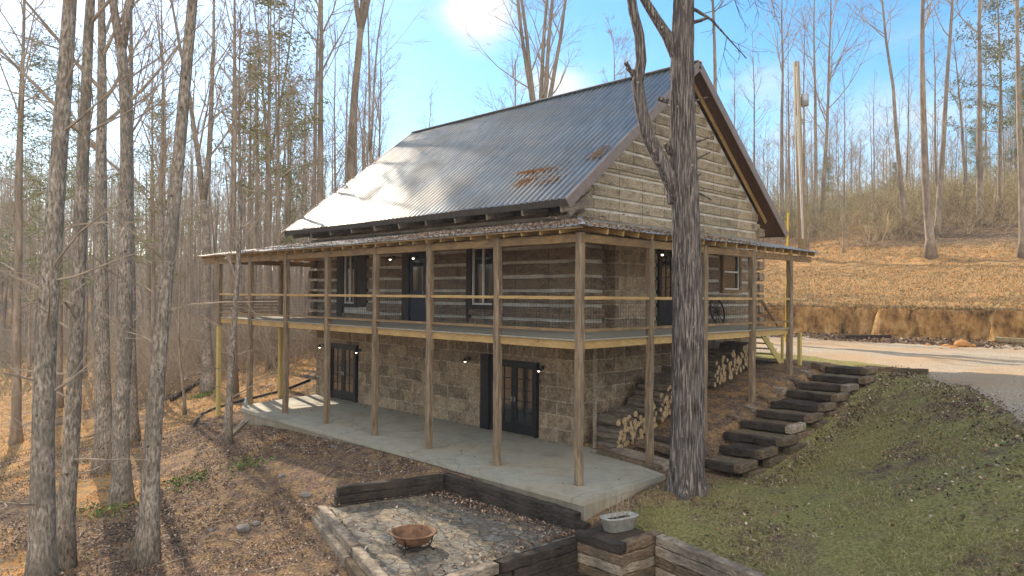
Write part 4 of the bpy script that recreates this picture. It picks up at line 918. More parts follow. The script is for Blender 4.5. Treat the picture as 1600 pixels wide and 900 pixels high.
def spot_left():
    for _ in range(200):
        px = rng.uniform(-40, 600) if rng.random() < .94 else rng.uniform(-500, -80); dep = 30 + 75 * rng.random() ** .8; q = P(px, 458, dep)
        if q.x > -21 and q.y > -6 and q.y < 17: continue
        if px < 230 and dep < 80 and rng.random() < .85: continue
        if q.x < -20 and -14 < q.y < 16 and dep < 62 and rng.random() < .55: continue
        return q
used = []
def far_enough(q, d): return all((q.x - u.x) ** 2 + (q.y - u.y) ** 2 > d * d for u in used)
for vi, sp in enumerate(specs):
    q = spot_left(); q.z = gz(q.x, q.y); used.append(q)
    variants.append(make_tree('deciduous_tree', 300 + vi, q, LL, GL, bark='bark_far', sides=8, nb=17, sub=5, fine=.008, low=3, **sp))
cnt = 0
while cnt < 140:
    q = spot_left()
    if not far_enough(q, 1.6): continue
    q.z = gz(q.x, q.y) - .05; used.append(q); copy_tree(variants[rng.randrange(8)], q, rng.uniform(0, 6.28), rng.uniform(.8, 1.2)); cnt += 1
cnt = 0
while cnt < 42:
    px = rng.uniform(1130, 1680); dep = rng.uniform(62, 115); q = P(px, 440, dep)
    if not far_enough(q, 2.5): continue
    q.z = gz(q.x, q.y) - .05; used.append(q); copy_tree(variants[rng.choice((1, 2, 4, 6, 6, 7, 0))], q, rng.uniform(0, 6.28), rng.uniform(.55, .95), LR, GR); cnt += 1
cnt = 0
while cnt < 26:
    px = rng.uniform(560, 1130); dep = rng.uniform(60, 100); q = P(px, 440, dep)
    if not far_enough(q, 3): continue
    q.z = gz(q.x, q.y) - .05; used.append(q); copy_tree(variants[rng.choice((2, 4, 6, 7))], q, rng.uniform(0, 6.28), rng.uniform(.6, .95), LB, GB); cnt += 1
# -- pines
pv = [make_tree('pine_tree', 500 + i, (0, 0, 0), 'x', None, bark='bark_far', cat='pine tree', **sp) for i, sp in enumerate((
    dict(H=24, r=.22, clear=.45, wide=.17, nb=26, sub=2, n2=1, pine=1, sides=8, low=6), dict(H=20, r=.18, clear=.3, wide=.20, nb=30, sub=2, n2=1, pine=1.2, sides=8, low=4), dict(H=14, r=.14, clear=.12, wide=.22, nb=34, sub=2, n2=1, pine=1.3, sides=8)))]
PL = [(425, 42, 0, 1.0, 'tall thin pine with sparse pale needles behind the porch roof end'), (395, 50, 0, .95, 'pine beside the tall thin one, slightly further into the wood'), (450, 58, 1, 1.05, 'pine with fuller needles just left of the main roof corner'),
      (30, 36, 1, 1.0, 'pine with drooping green boughs at the left edge'), (95, 45, 0, .95, 'pine seen between the two leftmost thick trunks'), (240, 48, 1, .95, 'pine whose needles show behind the pale leaning trunk'), (20, 110, 2, 1.3, 'distant conical pine on the skyline at the left edge'), (45, 118, 2, 1.2, 'second distant conical pine on the left skyline'),
      (1562, 66, 1, 1.25, 'large yellow-green pine on the hill at the right edge'), (1618, 60, 1, 1.3, 'pine overhanging the right edge of the hill'), (1600, 92, 2, 1.2, 'bushy pine high on the hill near the right edge'), (1525, 96, 2, .8, 'smaller bushy pine on the hill left of the large one'),
      (1290, 96, 2, .5, 'low green pine on the ridge behind the utility pole'), (1400, 100, 2, .45, 'low green pine on the ridge above the clay bank')]
for i, (px, dep, vi, sc, lb) in enumerate(PL):
    q = P(px, 450, dep); q.z = gz(q.x, q.y) - .1
    first = vi not in [p[2] for p in PL[:i]]
    if first: o = pv[vi]; o.location = q; o.scale = (sc,) * 3; o['label'] = lb
    else: o = copy_tree(pv[vi], q, rng.uniform(0, 6), sc, lb)

# -- far wood: one mass nobody could count
rng = random.Random(5); protos_f = []
for v in range(7):
    fw = MB(); b = Vector((0, 0, -.5)); top = Vector((rng.uniform(-1, 1), rng.uniform(-1, 1), 20)); r = rng.uniform(.12, .24)
    mid_p = b.lerp(top, .5) + Vector((rng.uniform(-.5, .5), rng.uniform(-.5, .5), 0)); fw.tube([b, mid_p, top], [r, r * .65, .03], 4, False); pts = [b, mid_p, top]
    for j in range(22):
        t = rng.uniform(.12, 1); p, d = at_t(pts, min(t, .99)); l = 4.6 * rng.uniform(.5, 1.1); qq = limb(rng, p, side_dir(rng, d, rng.uniform(.4, 1.0)), l, 2, .1, .1); fw.tube(qq, [.05, .035, .02], 3, False)
        for _ in range(4): p2, d2 = at_t(qq, rng.uniform(.2, .95)); q3 = limb(rng, p2, side_dir(rng, d2, .6), l * .5, 1, .1, .1); fw.tube(q3, [.028, .016], 3, False)
    protos_f.append((np.array(fw.V), np.array([f for f in fw.F if len(f) == 4])))
FV, FQ, off = [], [], 0
for k in range(1250):
    px = rng.uniform(-300, 1900); dep = rng.uniform(92, 200); q = P(px, 450, dep); z = gz(q.x, q.y); sc_ = rng.uniform(.6, 1.1) * (1 if px < 640 else .6); a_ = rng.uniform(0, 6.28)
    V_, Q_ = protos_f[k % 7]; c_, s_ = math.cos(a_), math.sin(a_)
    FV.append(np.column_stack([(V_[:, 0] * c_ - V_[:, 1] * s_) * sc_ + q.x, (V_[:, 0] * s_ + V_[:, 1] * c_) * sc_ + q.y, V_[:, 2] * sc_ + z])); FQ.append(Q_ + off); off += len(V_)
tag(link_np('far_wood', np.vstack(FV), np.vstack(FQ), MT['twig']), 'hazy mass of far bare trees beyond the field and hill', 'woods', kind='stuff')

# ------------------------------------------------------------------ undergrowth (stuff)
def brush(name, spots, mat_, label, sz, nstem, seed, leafy=None, upb=.9, spl=.45, nside=3):
    rng = random.Random(seed); mb = MB(); NV, NQ = [], []
    for (x, y) in spots:
        z = gz(x, y); s_ = sz * rng.uniform(.5, 1.4)
        for k in range(nstem):
            d = Vector((rng.gauss(0, spl), rng.gauss(0, spl), upb)).normalized(); p = Vector((x + rng.gauss(0, .25) * s_, y + rng.gauss(0, .25) * s_, z - .05))
            q = limb(rng, p, d, s_ * rng.uniform(.5, 1.1), 3, .22, .03); mb.tube(q, [.022, .018, .013, .009], 3, False)
            for _ in range(nside): p2, d2 = at_t(q, rng.uniform(.2, .95)); q2 = limb(rng, p2, side_dir(rng, d2, .7), s_ * .35, 2, .2, .05); mb.tube(q2, [.013, .010, .008], 3, False)
            if leafy and rng.random() < leafy: needles_at(NV, NQ, rng, q[-1], 10, .16, .22 * s_)
    if leafy:
        o = link(name, NV, NQ, MT[mat_]) ; tag(o, label, 'undergrowth', kind='stuff'); return
    tag(mb.build(name, MT[mat_]), label, 'undergrowth', kind='stuff')
rng = random.Random(8)
MT['drygrass'] = mat('dry_brush', ((.30, .21, .09), (.56, .44, .22)), 2, bump=0, rough=.9)
MT['hillbrush'] = mat('hill_brush', ((.17, .125, .07), (.46, .36, .21)), .5, bump=0, rough=.9, lo_=.4, hi_=.6)
MT['olive'] = mat('evergreen_shrub', ((.15, .15, .035), (.40, .36, .11)), 2, bump=0, rough=.85)
def scatter(n, px0, px1, d0, d1, ok=lambda q: True):
    o = []
    while len(o) < n:
        q = P(rng.uniform(px0, px1), 450, d0 + (d1 - d0) * rng.random())
        if ok(q): o.append((q.x, q.y))
    return o
def pxof(q): d = q - CAM; return 800 + F_PX * d.dot(right) / d.dot(fwd)
inhouse = lambda q: not (-22 < q.x < 6 and -6 < q.y < 22)
brush('hillside_brush', scatter(560, 1120, 1750, 60, 104, lambda q: q.y > 54), 'hillbrush', 'tan leafless brush covering the top of the hill beyond the bank', 3.4, 6, 1, spl=.7, nside=7)
brush('hillside_shrubs', scatter(620, 1120, 1750, 64, 105, lambda q: q.y > 56), 'olive', 'olive green thicket among the trees on the hill', 3.4, 9, 2, leafy=.95)
brush('woodland_brush', scatter(1000, -150, 640, 40, 105, lambda q: inhouse(q) and (q - CAM).length > 40 and (pxof(q) > 170 or (q - CAM).length > 92)), 'twig', 'brown leafless undergrowth filling the wood left of the cabin', 3.6, 8, 3)
brush('woodland_thicket', scatter(420, -150, 640, 60, 110, lambda q: inhouse(q) and (pxof(q) > 150 or (q - CAM).length > 92)), 'drygrass', 'pale dry thicket low between the far trunks', 2.4, 8, 4)
brush('woodland_evergreens', scatter(150, -150, 620, 60, 110, inhouse), 'olive', 'dark evergreen shrubs at the edge of the field', 2.5, 10, 6, leafy=.9)

# ------------------------------------------------------------------ leaves and grass
nr = np.random.default_rng(3)
def leaf_field(name, xy, size, cols, label, cat, up_=.02, flat=.35, zf_=None):
    n = len(xy); z = terrain(xy[:, 0], xy[:, 1]) if zf_ is None else zf_
    c = np.column_stack([xy, z + nr.uniform(.0, up_, n)]); a = nr.uniform(0, 2*np.pi, n); s_ = size * nr.uniform(.5, 1.3, n)
    u = np.column_stack([np.cos(a), np.sin(a), nr.normal(0, flat, n)]) * s_[:, None]; v = np.column_stack([-np.sin(a), np.cos(a), nr.normal(0, flat, n)]) * (s_ * nr.uniform(.4, .8, n))[:, None]
    V = np.stack([c - u, c - v + [0, 0, .006], c + u, c + v + [0, 0, .012]], 1).reshape(-1, 3); Q = np.arange(4 * n).reshape(-1, 4)
    cc = np.array(cols)[nr.integers(0, len(cols), n)] * nr.uniform(.6, 1.3, (n, 1)); t = np.ones((n, 4, 4)); t[:, :, :3] = cc[:, None]
    tag(link_np(name, V, Q, MT['leafcol'], tint=t.reshape(-1, 4)), label, cat, kind='stuff')
def rnd_xy(n, x0, x1, y0, y1): return np.column_stack([nr.uniform(x0, x1, n), nr.uniform(y0, y1, n)])
def clean(xy, extra=None):
    x, y = xy[:, 0], xy[:, 1]; k = ~inpoly(x, y, [(1, -1), (1, 2.3), (-2.4, 3.5), (-2.4, 14), (-17.1, 14), (-17.1, 3.4), (-16.2, -.8)]) & ~inpoly(x, y, [(-4.3, -4.3), (-3.5, -.9), (1.2, -.9), (1, -5.9)])
    k &= ~((x > .3) & (x < 2.45) & (y > 2.6) & (y < 13.4))
    if extra is not None: k &= extra(x, y)
    return xy[k]
BR = [(.20, .125, .08), (.30, .19, .12), (.12, .08, .065), (.42, .30, .20), (.28, .15, .08), (.52, .42, .32), (.09, .065, .05), (.07, .05, .045)]
OR = [(.42, .22, .08), (.50, .30, .12), (.34, .19, .09), (.45, .33, .17)]
xy = clean(rnd_xy(90000, -27, 1, -10, -.7), lambda x, y: fbm(x * .9, y * .9, 61, 5) + nr.normal(0, .06, len(x)) > -.03)
leaf_field('fallen_leaves', xy, .028, BR, 'brown fallen leaves covering the slope below the porch slab', 'leaves', .03, .45)
xy = clean(rnd_xy(60000, -48, -17.2, -14, 26), lambda x, y: fbm(x * .5, y * .5, 66, 5) + nr.normal(0, .06, len(x)) > .0); leaf_field('fallen_leaves', xy, .04, BR + OR * 2, 'orange and brown fallen leaves under the trees left of the cabin', 'leaves', .03, .4)
xy = clean(rnd_xy(30000, 1, 13, -1.9, 13), lambda x, y: (y > wall_y(x) + .15) & (fbm(x * .8, y * .8, 91) + nr.normal(0, .1, len(x)) > .07)); leaf_field('fallen_leaves', xy, .034, BR, 'brown oak leaves scattered over the shaded lawn', 'leaves', .03, .5)
e = np.interp(np.linspace(2, 13, 2600), EDGE_X, EDGE_Y); xs = np.linspace(2, 13, 2600); xy = np.column_stack([xs, e + nr.normal(.1, .55, 2600)]); leaf_field('fallen_leaves', xy, .036, BR, 'band of brown leaves along the edge of the gravel driveway', 'leaves', .04, .5)
xy = np.column_stack([nr.normal(2.6, .3, 1500), nr.uniform(3.2, 12.5, 1500)]); leaf_field('fallen_leaves', xy, .036, BR, 'leaves drifted against the outer side of the timber steps', 'leaves', .04, .5)
xy = rnd_xy(60000, -38, 34, 27.3, 60); leaf_field('hillside_straw', xy, .055, OR + [(.5, .38, .2), (.30, .2, .1)], 'orange dead grass and leaves on the hillside above the clay bank', 'dead grass', .04, .5)
# leaves on the patio, against its walls and on roofs
def in_patio(n, spread, corner):
    u = np.clip(np.abs(nr.normal(0, spread[0], n)), .02, .98); v = np.clip(1 - np.abs(nr.normal(0, spread[1], n)), .02, .98)
    if corner: u = 1 - u
    A_, B_, C2, D_ = [np.array(p) for p in PATIO]; return (A_[None] * (1-u)[:, None] + D_[None] * u[:, None]) * (1-v)[:, None] + (B_[None] * (1-u)[:, None] + C2[None] * u[:, None]) * v[:, None]
xy = np.vstack([in_patio(1500, (.6, .10), 0), in_patio(500, (.08, .5), 1), in_patio(500, (.5, .6), 0)]); leaf_field('fallen_leaves', xy, .03, BR, 'dry leaves gathered on the flagstone patio', 'leaves', .05, .5, np.full(len(xy), -.54))
def grass_field(name, xy, h, cols, label, w=.006, lean=.5, zo=0):
    n = len(xy); z = terrain(xy[:, 0], xy[:, 1]) + zo; c = np.column_stack([xy, z - .01]); a = nr.uniform(0, 2*np.pi, n); hh = h * nr.uniform(.5, 1.3, n)
    w_ = np.column_stack([np.cos(a), np.sin(a), np.zeros(n)]) * w; t_ = np.column_stack([nr.normal(0, lean, n), nr.normal(0, lean, n), np.ones(n)]) * hh[:, None]
    V = np.stack([c - w_, c + w_, c + t_], 1).reshape(-1, 3); Q = np.arange(3 * n).reshape(-1, 3)
    cc = np.array(cols)[nr.integers(0, len(cols), n)] * nr.uniform(.7, 1.25, (n, 1)); t = np.ones((n, 3, 4)); t[:, :, :3] = cc[:, None]
    tag(link_np(name, V, Q, MT['grasscol'], 3, tint=t.reshape(-1, 4)), label, 'grass', kind='stuff')
GRN = [(.22, .22, .07), (.32, .30, .10), (.42, .36, .16), (.50, .42, .25), (.16, .165, .055), (.32, .23, .13)]
xy = clean(rnd_xy(190000, 1, 13, -1.9, 14), lambda x, y: (y > wall_y(x) + .1) & (y < np.interp(x, EDGE_X, EDGE_Y) + .5) & (fbm(x * 1.4, y * 1.4, 55, 5) + nr.normal(0, .05, len(x)) > -.02))
grass_field('lawn_grass', xy, .06, GRN, 'short winter grass on the shaded lawn beside the steps', .007, .9)
STR = [(.38, .28, .13), (.46, .34, .17), (.30, .2, .09), (.34, .32, .14), (.42, .25, .1)]
xy = clean(rnd_xy(60000, -50, -17.5, -14, 20), lambda x, y: fbm(x * .5, y * .5, 31) + fbm(x * .18, y * .18, 37) > .0); grass_field('dry_grass', xy, .14, STR, 'dry straw-coloured grass between the trunks left of the cabin', .012, .7)
xy = rnd_xy(30000, -120, -50, -30, 30); grass_field('field_grass', xy, .35, STR, 'tall yellow grass in the field beyond the left trees', .05, .5)
xy = rnd_xy(90000, -38, 34, 27.2, 55); grass_field('bank_grass', xy, .16, STR, 'straw-coloured grass on the slope above the clay bank', .02, .8)
xy = clean(rnd_xy(9000, -16, 0, -6, -1.4), lambda x, y: fbm(x * .5, y * .5, 31) + fbm(x * .18, y * .18, 37) > .06); grass_field('slope_grass', xy, .06, STR + GRN, 'patchy grass on the bare slope below the slab', .006, .9)
# roof debris
def on_roof(px, py):
    d = ray(px, py); n_ = Vector((0, -SL, 1)); p0 = Vector((0, EY, EZ + .04)); t = (p0 - CAM).dot(n_) / d.dot(n_); return CAM + d * t
pts = []
for (cx_, cy_, sx, sy, n) in ((838, 268, 14, 3.5, 700), (822, 284, 9, 5, 420), (862, 282, 10, 5, 170), (935, 240, 9, 8, 220), (850, 276, 22, 12, 120), (790, 230, 30, 20, 25)):
    for _ in range(n * 2):
        t_ = nr.normal(0, 1); pts.append(on_roof(cx_ + t_ * sx + nr.normal(0, 2), cy_ - t_ * sy * .6 + nr.normal(0, sy * .5)))
pts = np.array([tuple(p) for p in pts]); leaf_field('roof_needles', pts[:, :2], .022, [(.50, .28, .13), (.38, .2, .09), (.58, .38, .2)], 'orange brown pine needles lying in patches on the metal roof', 'needles', .03, .5, pts[:, 2])
x = np.concatenate([nr.uniform(-8, -.2, 2600), nr.uniform(-17, -8, 500)]); y = nr.uniform(-.25, .9, len(x)) + (nr.random(len(x)) < .3) * 1.2; z = PF + (PW - PF) * (y - YE) / (HY0 - YE) + .02
leaf_field('roof_needles', np.column_stack([x, y]), .035, [(.26, .18, .12), (.34, .24, .16), (.2, .13, .09)], 'brown leaf litter along the front porch roof', 'needles', .03, .5, z)
y = nr.uniform(-.2, 8, 1300); x = nr.uniform(-.8, .28, len(y)); z = PF + (PW - PF) * (XE - x) / (XE - HX1) + .02
leaf_field('roof_needles', np.column_stack([x, y]), .035, [(.30, .2, .12), (.4, .28, .18)], 'thin leaf litter on the side porch roof behind the massive trunk', 'needles', .03, .5, z)

# ------------------------------------------------------------------ timbers, steps, retaining walls
rng = random.Random(31)
def timber(a, b, w=.2, h=.18, m='timber', name='timber', parent=None, jit=.012, upv=(0, 0, 1)):
    a, b = Vector(a), Vector(b); n = max(3, int((b - a).length / .22)); return MB().beam(a, b, w, h, upv=upv, jit=jit, seg=n, bev=.10, rng=rng).build(name, MT[m], parent)
steps = empty('timber_steps', (1.3, 4.4, 0)); tag(steps, 'flight of dark railroad tie steps climbing from the slab corner to the driveway', 'steps')
NS = 10
for k in range(NS):
    y = 3.75 + k * .92; zt = .08 + k * .195; x0, x1 = (.45 + .02 * k, 2.0 + rng.uniform(-.16, .16))
    if k < 2: x0 = .9
    w_ = .94
    timber((x0, y + rng.uniform(-.05, .05), zt + rng.uniform(-.015, .015)), (x1, y + rng.uniform(-.06, .06), zt + rng.uniform(-.02, .02)), .2, .2, 'timber', 'step', steps, jit=.018)
    fill = MB(); fill.beam((x0 + .03, y + .1 + w_ / 2, zt - .04), (x1 - .02, y + .1 + w_ / 2, zt - .04), w_ - .16, .22, jit=.012, seg=7, bev=.03, rng=rng); fill.build('tread_fill', MT[('treadsoil', 'timber', 'treadsoil', 'timber_b')[k % 4]], steps)
    m = ('timber_b', 'timber_b', 'timber_b', 'timber_g')[k % 4]
    timber((x1 + .06, y - .14, zt + .03), (x1 + .12, y + .62, zt + .05), .21, .2, m, 'side_timber', steps)
    timber((x1 + .10, y + .2, zt - .2), (x1 + .2, y + .95, zt - .19), .21, .2, 'timber_b', 'side_timber', steps)
    if k >= 3: timber((x0 - .10, y + .05, zt + .05), (x0 - .48, y + .18, zt + .09), .22, .2, ('timber_g', 'timber_b')[k % 2], 'side_block', steps)
timber((1.6, 13.0, 1.86), (3.4, 13.15, 1.87), .22, .2, 'timber_b', 'top_timber', steps)
settle(steps)
land = empty('timber_landing', (-.4, 3.2, 0)); tag(land, 'low timber landing between the slab, the firewood and the massive trunk', 'landing')
timber((-1.75, 2.98, .0), (.35, 2.62, -.02), .24, .2, 'timber_b', 'timber', land)
MB().beam((-1.6, 3.4, .01), (.5, 3.05, -.01), .62, .16, jit=.01, seg=6, bev=.04, rng=rng).build('platform', MT['timber_g'], land)
timber((-1.2, 4.0, .22), (.75, 3.75, .2), .3, .2, 'timber_b', 'timber', land); timber((-.9, 4.35, .30), (.6, 4.15, .28), .3, .2, 'timber', 'timber', land)
settle(land)
# patio edging
def wall_thing(name, label, cat='retaining wall'):
    o = empty(name, (0, 0, 0)); return tag(o, label, cat)
w1 = wall_thing('retaining_wall', 'charred black timber wall along the slab side of the flagstone patio'); w1.location = (-1, -1.1, -.6)
for lv in range(3): timber((-3.35 + lv * .03, -1.12 + lv * .02, -.58 + lv * .185), (1.15 - (.25 if lv == 2 else 0), -1.12 + lv * .02, -.60 + lv * .165), .2, .18, 'timber', 'timber', w1)
settle(w1)
w2 = wall_thing('retaining_wall', 'black timber wall at the back left side of the flagstone patio'); w2.location = (-3.7, -2.6, -.6)
for lv in range(3): timber((-4.0 + .0, -3.75 + lv * .05, -.6 + lv * .185), (-3.27, -1.2, -.6 + lv * .185), .19, .18, 'timber', 'timber', w2)
settle(w2)
w3 = wall_thing('patio_edging', 'weathered pale timber edging on the open left side of the patio', 'edging'); w3.location = (-1.6, -4.7, -.8)
dirn = (Vector((.77, -5.5, 0)) - Vector((-4.0, -3.96, 0))).normalized(); nrm_ = Vector((dirn.y, -dirn.x, 0))
for lv, off in ((0, .16), (1, .04)):
    a = Vector((-4.12, -3.92, 0)) + nrm_ * off; b = Vector((.85, -5.52, 0)) + nrm_ * off; mid_ = a.lerp(b, .55)
    timber(a + Vector((0, 0, -.82 + lv * .2)), mid_ + Vector((0, 0, -.82 + lv * .2)), .2, .2, 'timber_g', 'timber', w3); timber(mid_ + dirn * .03 + Vector((0, 0, -.83 + lv * .2)), b + Vector((0, 0, -.83 + lv * .2)), .2, .2, 'timber_g' if lv else 'timber_b', 'timber', w3)
settle(w3)
w4 = wall_thing('retaining_wall', 'stacked black timber wall dropping from the near side of the patio'); w4.location = (1, -3.3, -2)
for lv in range(8):
    xo = .02 * (7 - lv); zt = -2.02 + lv * .2
    timber((1.22 + xo, -1.35, zt), (1.08 + xo, -3.2 - .3 * (lv % 2), zt), .22, .195, 'timber', 'timber', w4); timber((1.07 + xo, -3.26 - .3 * (lv % 2), zt), (.92 + xo, -5.6, zt), .22, .195, 'timber' if lv < 7 else 'timber_g', 'timber', w4)
settle(w4)
w5 = wall_thing('retaining_wall', 'square timber crib of weathered ties under the cement planter'); w5.location = (2, -1, -2)
for lv in range(9):
    zt = -2.05 + lv * .2; m = 'timber_b' if lv in (7, 5, 3) else 'timber_g' if lv in (6, 2) else 'timber'; j = .05 * (lv % 2)
    timber((1.25, -1.52 + j * .3, zt), (2.35 + j, -1.52 + j * .3, zt), .2, .19, m, 'timber', w5); timber((2.28 + j * .3, -1.42, zt), (2.38 + j * .3, -.45, zt), .2, .19, 'timber_b' if lv == 8 else m, 'timber', w5)
MB().beam((1.3, -1.0, -.44), (2.25, -.95, -.44), .85, .12, jit=.02, seg=4, rng=rng).build('fill', MT['soil'], w5)
settle(w5)
w6 = wall_thing('retaining_wall', 'long timber wall holding up the front edge of the lawn'); w6.location = (5, -1, -2)
for lv in range(9):
    zt = -2.05 + lv * .2
    for (a, b) in (((2.52, -.55), (4.85, -1.05)), ((4.9, -1.06), (9.4, -2.0)), ((9.45, -2.0), (15.5, -3.1))):
        if lv == 8 and a[0] > 4: zt2 = zt + .02
        timber((a[0], a[1] - .05, zt), (b[0], b[1] - .05, zt), .2, .19, 'timber_g' if lv % 3 else 'timber_b', 'timber', w6)
settle(w6)
bw = wall_thing('retaining_wall', 'low pale timber wall at the foot of the clay bank'); q = P(1590, 530, 33.5); bw.location = (q.x, q.y, q.z)
q0, q1 = hit(1560, 545), hit(1640, 549)
for lv in range(2): timber((q0.x - .2 * lv, q0.y + .5, q0.z + .1 + .25 * lv), (q1.x, q1.y + .5, q0.z + .1 + .25 * lv), .2, .2, 'polewood', 'timber', bw)
settle(bw)
q0, q1 = hit(1322, 530), hit(1392, 529)
o = timber((q0.x, q0.y, q0.z + .12), (q1.x, q1.y, q1.z + .1), .15, .16, 'timber', 'fallen_log'); tag(o, 'dark log lying at the foot of the clay bank', 'log')

# ------------------------------------------------------------------ firewood
rng = random.Random(12); fwd_meshes = []
for k in range(6):
    mb = MB(); r = rng.uniform(.078, .098); Ln = rng.uniform(.85, 1.0); pts = [Vector((-Ln * i / 4, rng.uniform(-.012, .012), rng.uniform(-.012, .012))) for i in range(5)]
    mb.tube(pts, [r * rng.uniform(.93, 1.07) for _ in range(5)], 9, True, 0, 1); fwd_meshes.append(mb)
protos = []
def wood_stack(y0, y1, rows, xe, label, zshift=0, big=1.0):
    y = y0; c = 0
    while y < y1:
        g0 = gz(xe - .3, y) + zshift
        for r_ in range(rows):
            yy_ = y + (.075 if r_ % 2 else 0) + rng.uniform(-.02, .02); zz = g0 + .08 + r_ * .135 + rng.uniform(-.015, .015)
            if r_ >= rows - 2 and rng.random() < .35: continue
            k = rng.randrange(6)
            if len(protos) <= k:
                k = len(protos); o = fwd_meshes[k].build('firewood_log', [MT['logbark'], MT['cutend']]); protos.append(o)
            else: o = protos[k].copy(); COL.objects.link(o)
            s_ = rng.uniform(.75, 1.15) * big; o.scale = (rng.uniform(.85, 1.1), s_, s_); o.location = (xe + rng.uniform(-.12, .08), yy_, zz); o.rotation_euler = (rng.uniform(0, 6.28), rng.uniform(-.03, .03), rng.uniform(-.08, .08))
            tag(o, label, 'log', 'split firewood stacked under the deck'); c += 1
        y += .155
wood_stack(3.62, 5.35, 6, -1.55, 'grey-barked firewood log in the low stack beside the support pole', -.02)
wood_stack(5.45, 7.1, 7, -1.35, 'round firewood log in the stack just left of the massive trunk', .12)
wood_stack(8.45, 10.9, 6, -1.3, 'round firewood log in the upper stack by the deck stairs', .10)

# ------------------------------------------------------------------ fire bowl, planter, wheel, pole ...
fb = empty('fire_pit', (-.62, -4.08, -.545)); tag(fb, 'rusty round steel fire bowl on short legs in the middle of the flagstone patio', 'fire pit')
mb = MB(); N_ = 40; prof = [(.02, .16), (.18, .175), (.30, .24), (.385, .34), (.40, .40), (.44, .405), (.445, .42), (.40, .425), (.375, .34), (.29, .255), (.17, .195), (.0, .185)]
prof = [(a_, b_ - .13) for a_, b_ in prof]
for (r_, z_) in prof:
    for k in range(N_): a = 2*math.pi*k/N_; mb.V.append((r_*math.cos(a), r_*math.sin(a), z_))
for i in range(len(prof) - 1):
    for k in range(N_): q = i * N_; mb.F.append((q+k, q+(k+1) % N_, q+N_+(k+1) % N_, q+N_+k)); mb.m.append(0)
mb.build('bowl', MT['rust'], fb, True)
ring = [Vector((.30*math.cos(a),   .30*math.sin(a), .045)) for a in np.linspace(0, 2*math.pi, 33)]; MB().tube(ring, .012, 6).build('lower_ring', MT['iron'], fb)
for k in range(4):
    a = .5 + k * math.pi / 2; c, s_ = math.cos(a), math.sin(a); MB().tube([Vector((.39*c, .39*s_, .23)), Vector((.36*c, .36*s_, .13)), Vector((.33*c, .33*s_, .06)), Vector((.40*c, .40*s_, 0)), Vector((.43*c, .43*s_, .0))], .014, 6).build('leg', MT['iron'], fb)
pl = empty('planter', (1.80, -.92, -.37)); tag(pl, 'pale oblong cement planter with dry stalks on the corner of the timber crib', 'planter'); pl.rotation_euler = (0, R(2), R(80)); pl.scale = (.92, .85, .85)
mb = MB(); prof = [(.30, .14, 0), (.36, .17, .02), (.44, .22, .30), (.455, .235, .31), (.455, .235, .34), (.40, .185, .34), (.37, .165, .24), (0.0, 0.0, .24)]; N_ = 36
for (a_, b_, z_) in prof:
    for k in range(N_):
        t = 2*math.pi*k/N_; c, s_ = math.cos(t), math.sin(t); mb.V.append((a_ * math.copysign(abs(c) ** .55, c), b_ * math.copysign(abs(s_) ** .55, s_), z_))
for i in range(len(prof) - 1):
    for k in range(N_): q = i * N_; mb.F.append((q+k, q+(k+1) % N_, q+N_+(k+1) % N_, q+N_+k)); mb.m.append(0)
mb.F.append(tuple(reversed(range(N_)))); mb.m.append(0); mb.build('tub', MT['cement'], pl, True)
mb = MB(); rg = random.Random(3); mb.box(-.36, .36, -.15, .15, .2, .265); mb.build('soil', MT['soil'], pl)
mb = MB()
for k in range(11):
    p = Vector((rg.uniform(-.32, .32), rg.uniform(-.12, .12), .25)); q = limb(rg, p, Vector((rg.uniform(-.25, .25), rg.uniform(-.25, .25), 1)), rg.uniform(.35, 1.0), 5, .06, .05); mb.tube(q, [.007, .006, .005, .004, .004, .003], 4); twigs(mb, rg, q, .005, 1, .5, 2, .004)
    mb.tube([q[-1], q[-1] + Vector((0, 0, .04))], [.009, .004], 5)
mb.build('dry_stalks', MT['twig'], pl)
wh = empty('wagon_wheel', (-2.42, 10.55, DZ + .01)); tag(wh, 'dark spoked wagon wheel leaning on the side wall under the small window', 'wheel'); wh.rotation_euler = (0, R(-12), 0)
mb = MB(); Rw = .46; mb.tube([Vector((0, Rw*math.cos(a), Rw + .02 + Rw*math.sin(a))) for a in np.linspace(0, 2*math.pi, 37)], .032, 6, False); mb.build('rim', MT['iron'], wh)
MB().tube([Vector((-.08, 0, Rw+.02)), Vector((.08, 0, Rw+.02))], [.07, .06], 12).build('hub', MT['trimwood'], wh)
mb = MB()
for k in range(12): a = k*math.pi/6; mb.tube([Vector((0, .05*math.cos(a), Rw+.02+.05*math.sin(a))), Vector((0, Rw*math.cos(a), Rw+.02+Rw*math.sin(a)))], .015, 5)
mb.build('spokes', MT['trimwood'], wh)
bp0 = hit(1254, 405); dp = dep_of(bp0)
up_ = empty('utility_pole', bp0); tag(up_, 'wooden utility pole with conduits and a meter can beyond the porch roof', 'pole')
top = P(1244, 97, dp); h_ = top.z - bp0.z; pr_ = 5.5 / F_PX * dp
MB().tube([Vector((0, 0, -.3)), Vector((top.x - bp0.x, top.y - bp0.y, h_)) * .5, Vector((top.x - bp0.x, top.y - bp0.y, h_))], [pr_ * 1.15, pr_, pr_ * .85], 14).build('shaft', MT['polewood'], up_, True)
rr_ = right; pw = Vector((rr_.x, rr_.y, 0)).normalized(); tw = Vector((-fwd.x, -fwd.y, 0)).normalized()
for off, z0_, z1_, r_ in ((-.16, .1, .97, .035), (-.05, .1, .99, .02), (-.26, .2, .72, .03)):
    a = pw * off + tw * (pr_ + .04); MB().tube([a + Vector((0, 0, h_ * z0_)), a + Vector((top.x - bp0.x, top.y - bp0.y, 0)) * z1_ + Vector((0, 0, h_ * z1_))], r_, 8).build('conduit', MT['white'], up_)
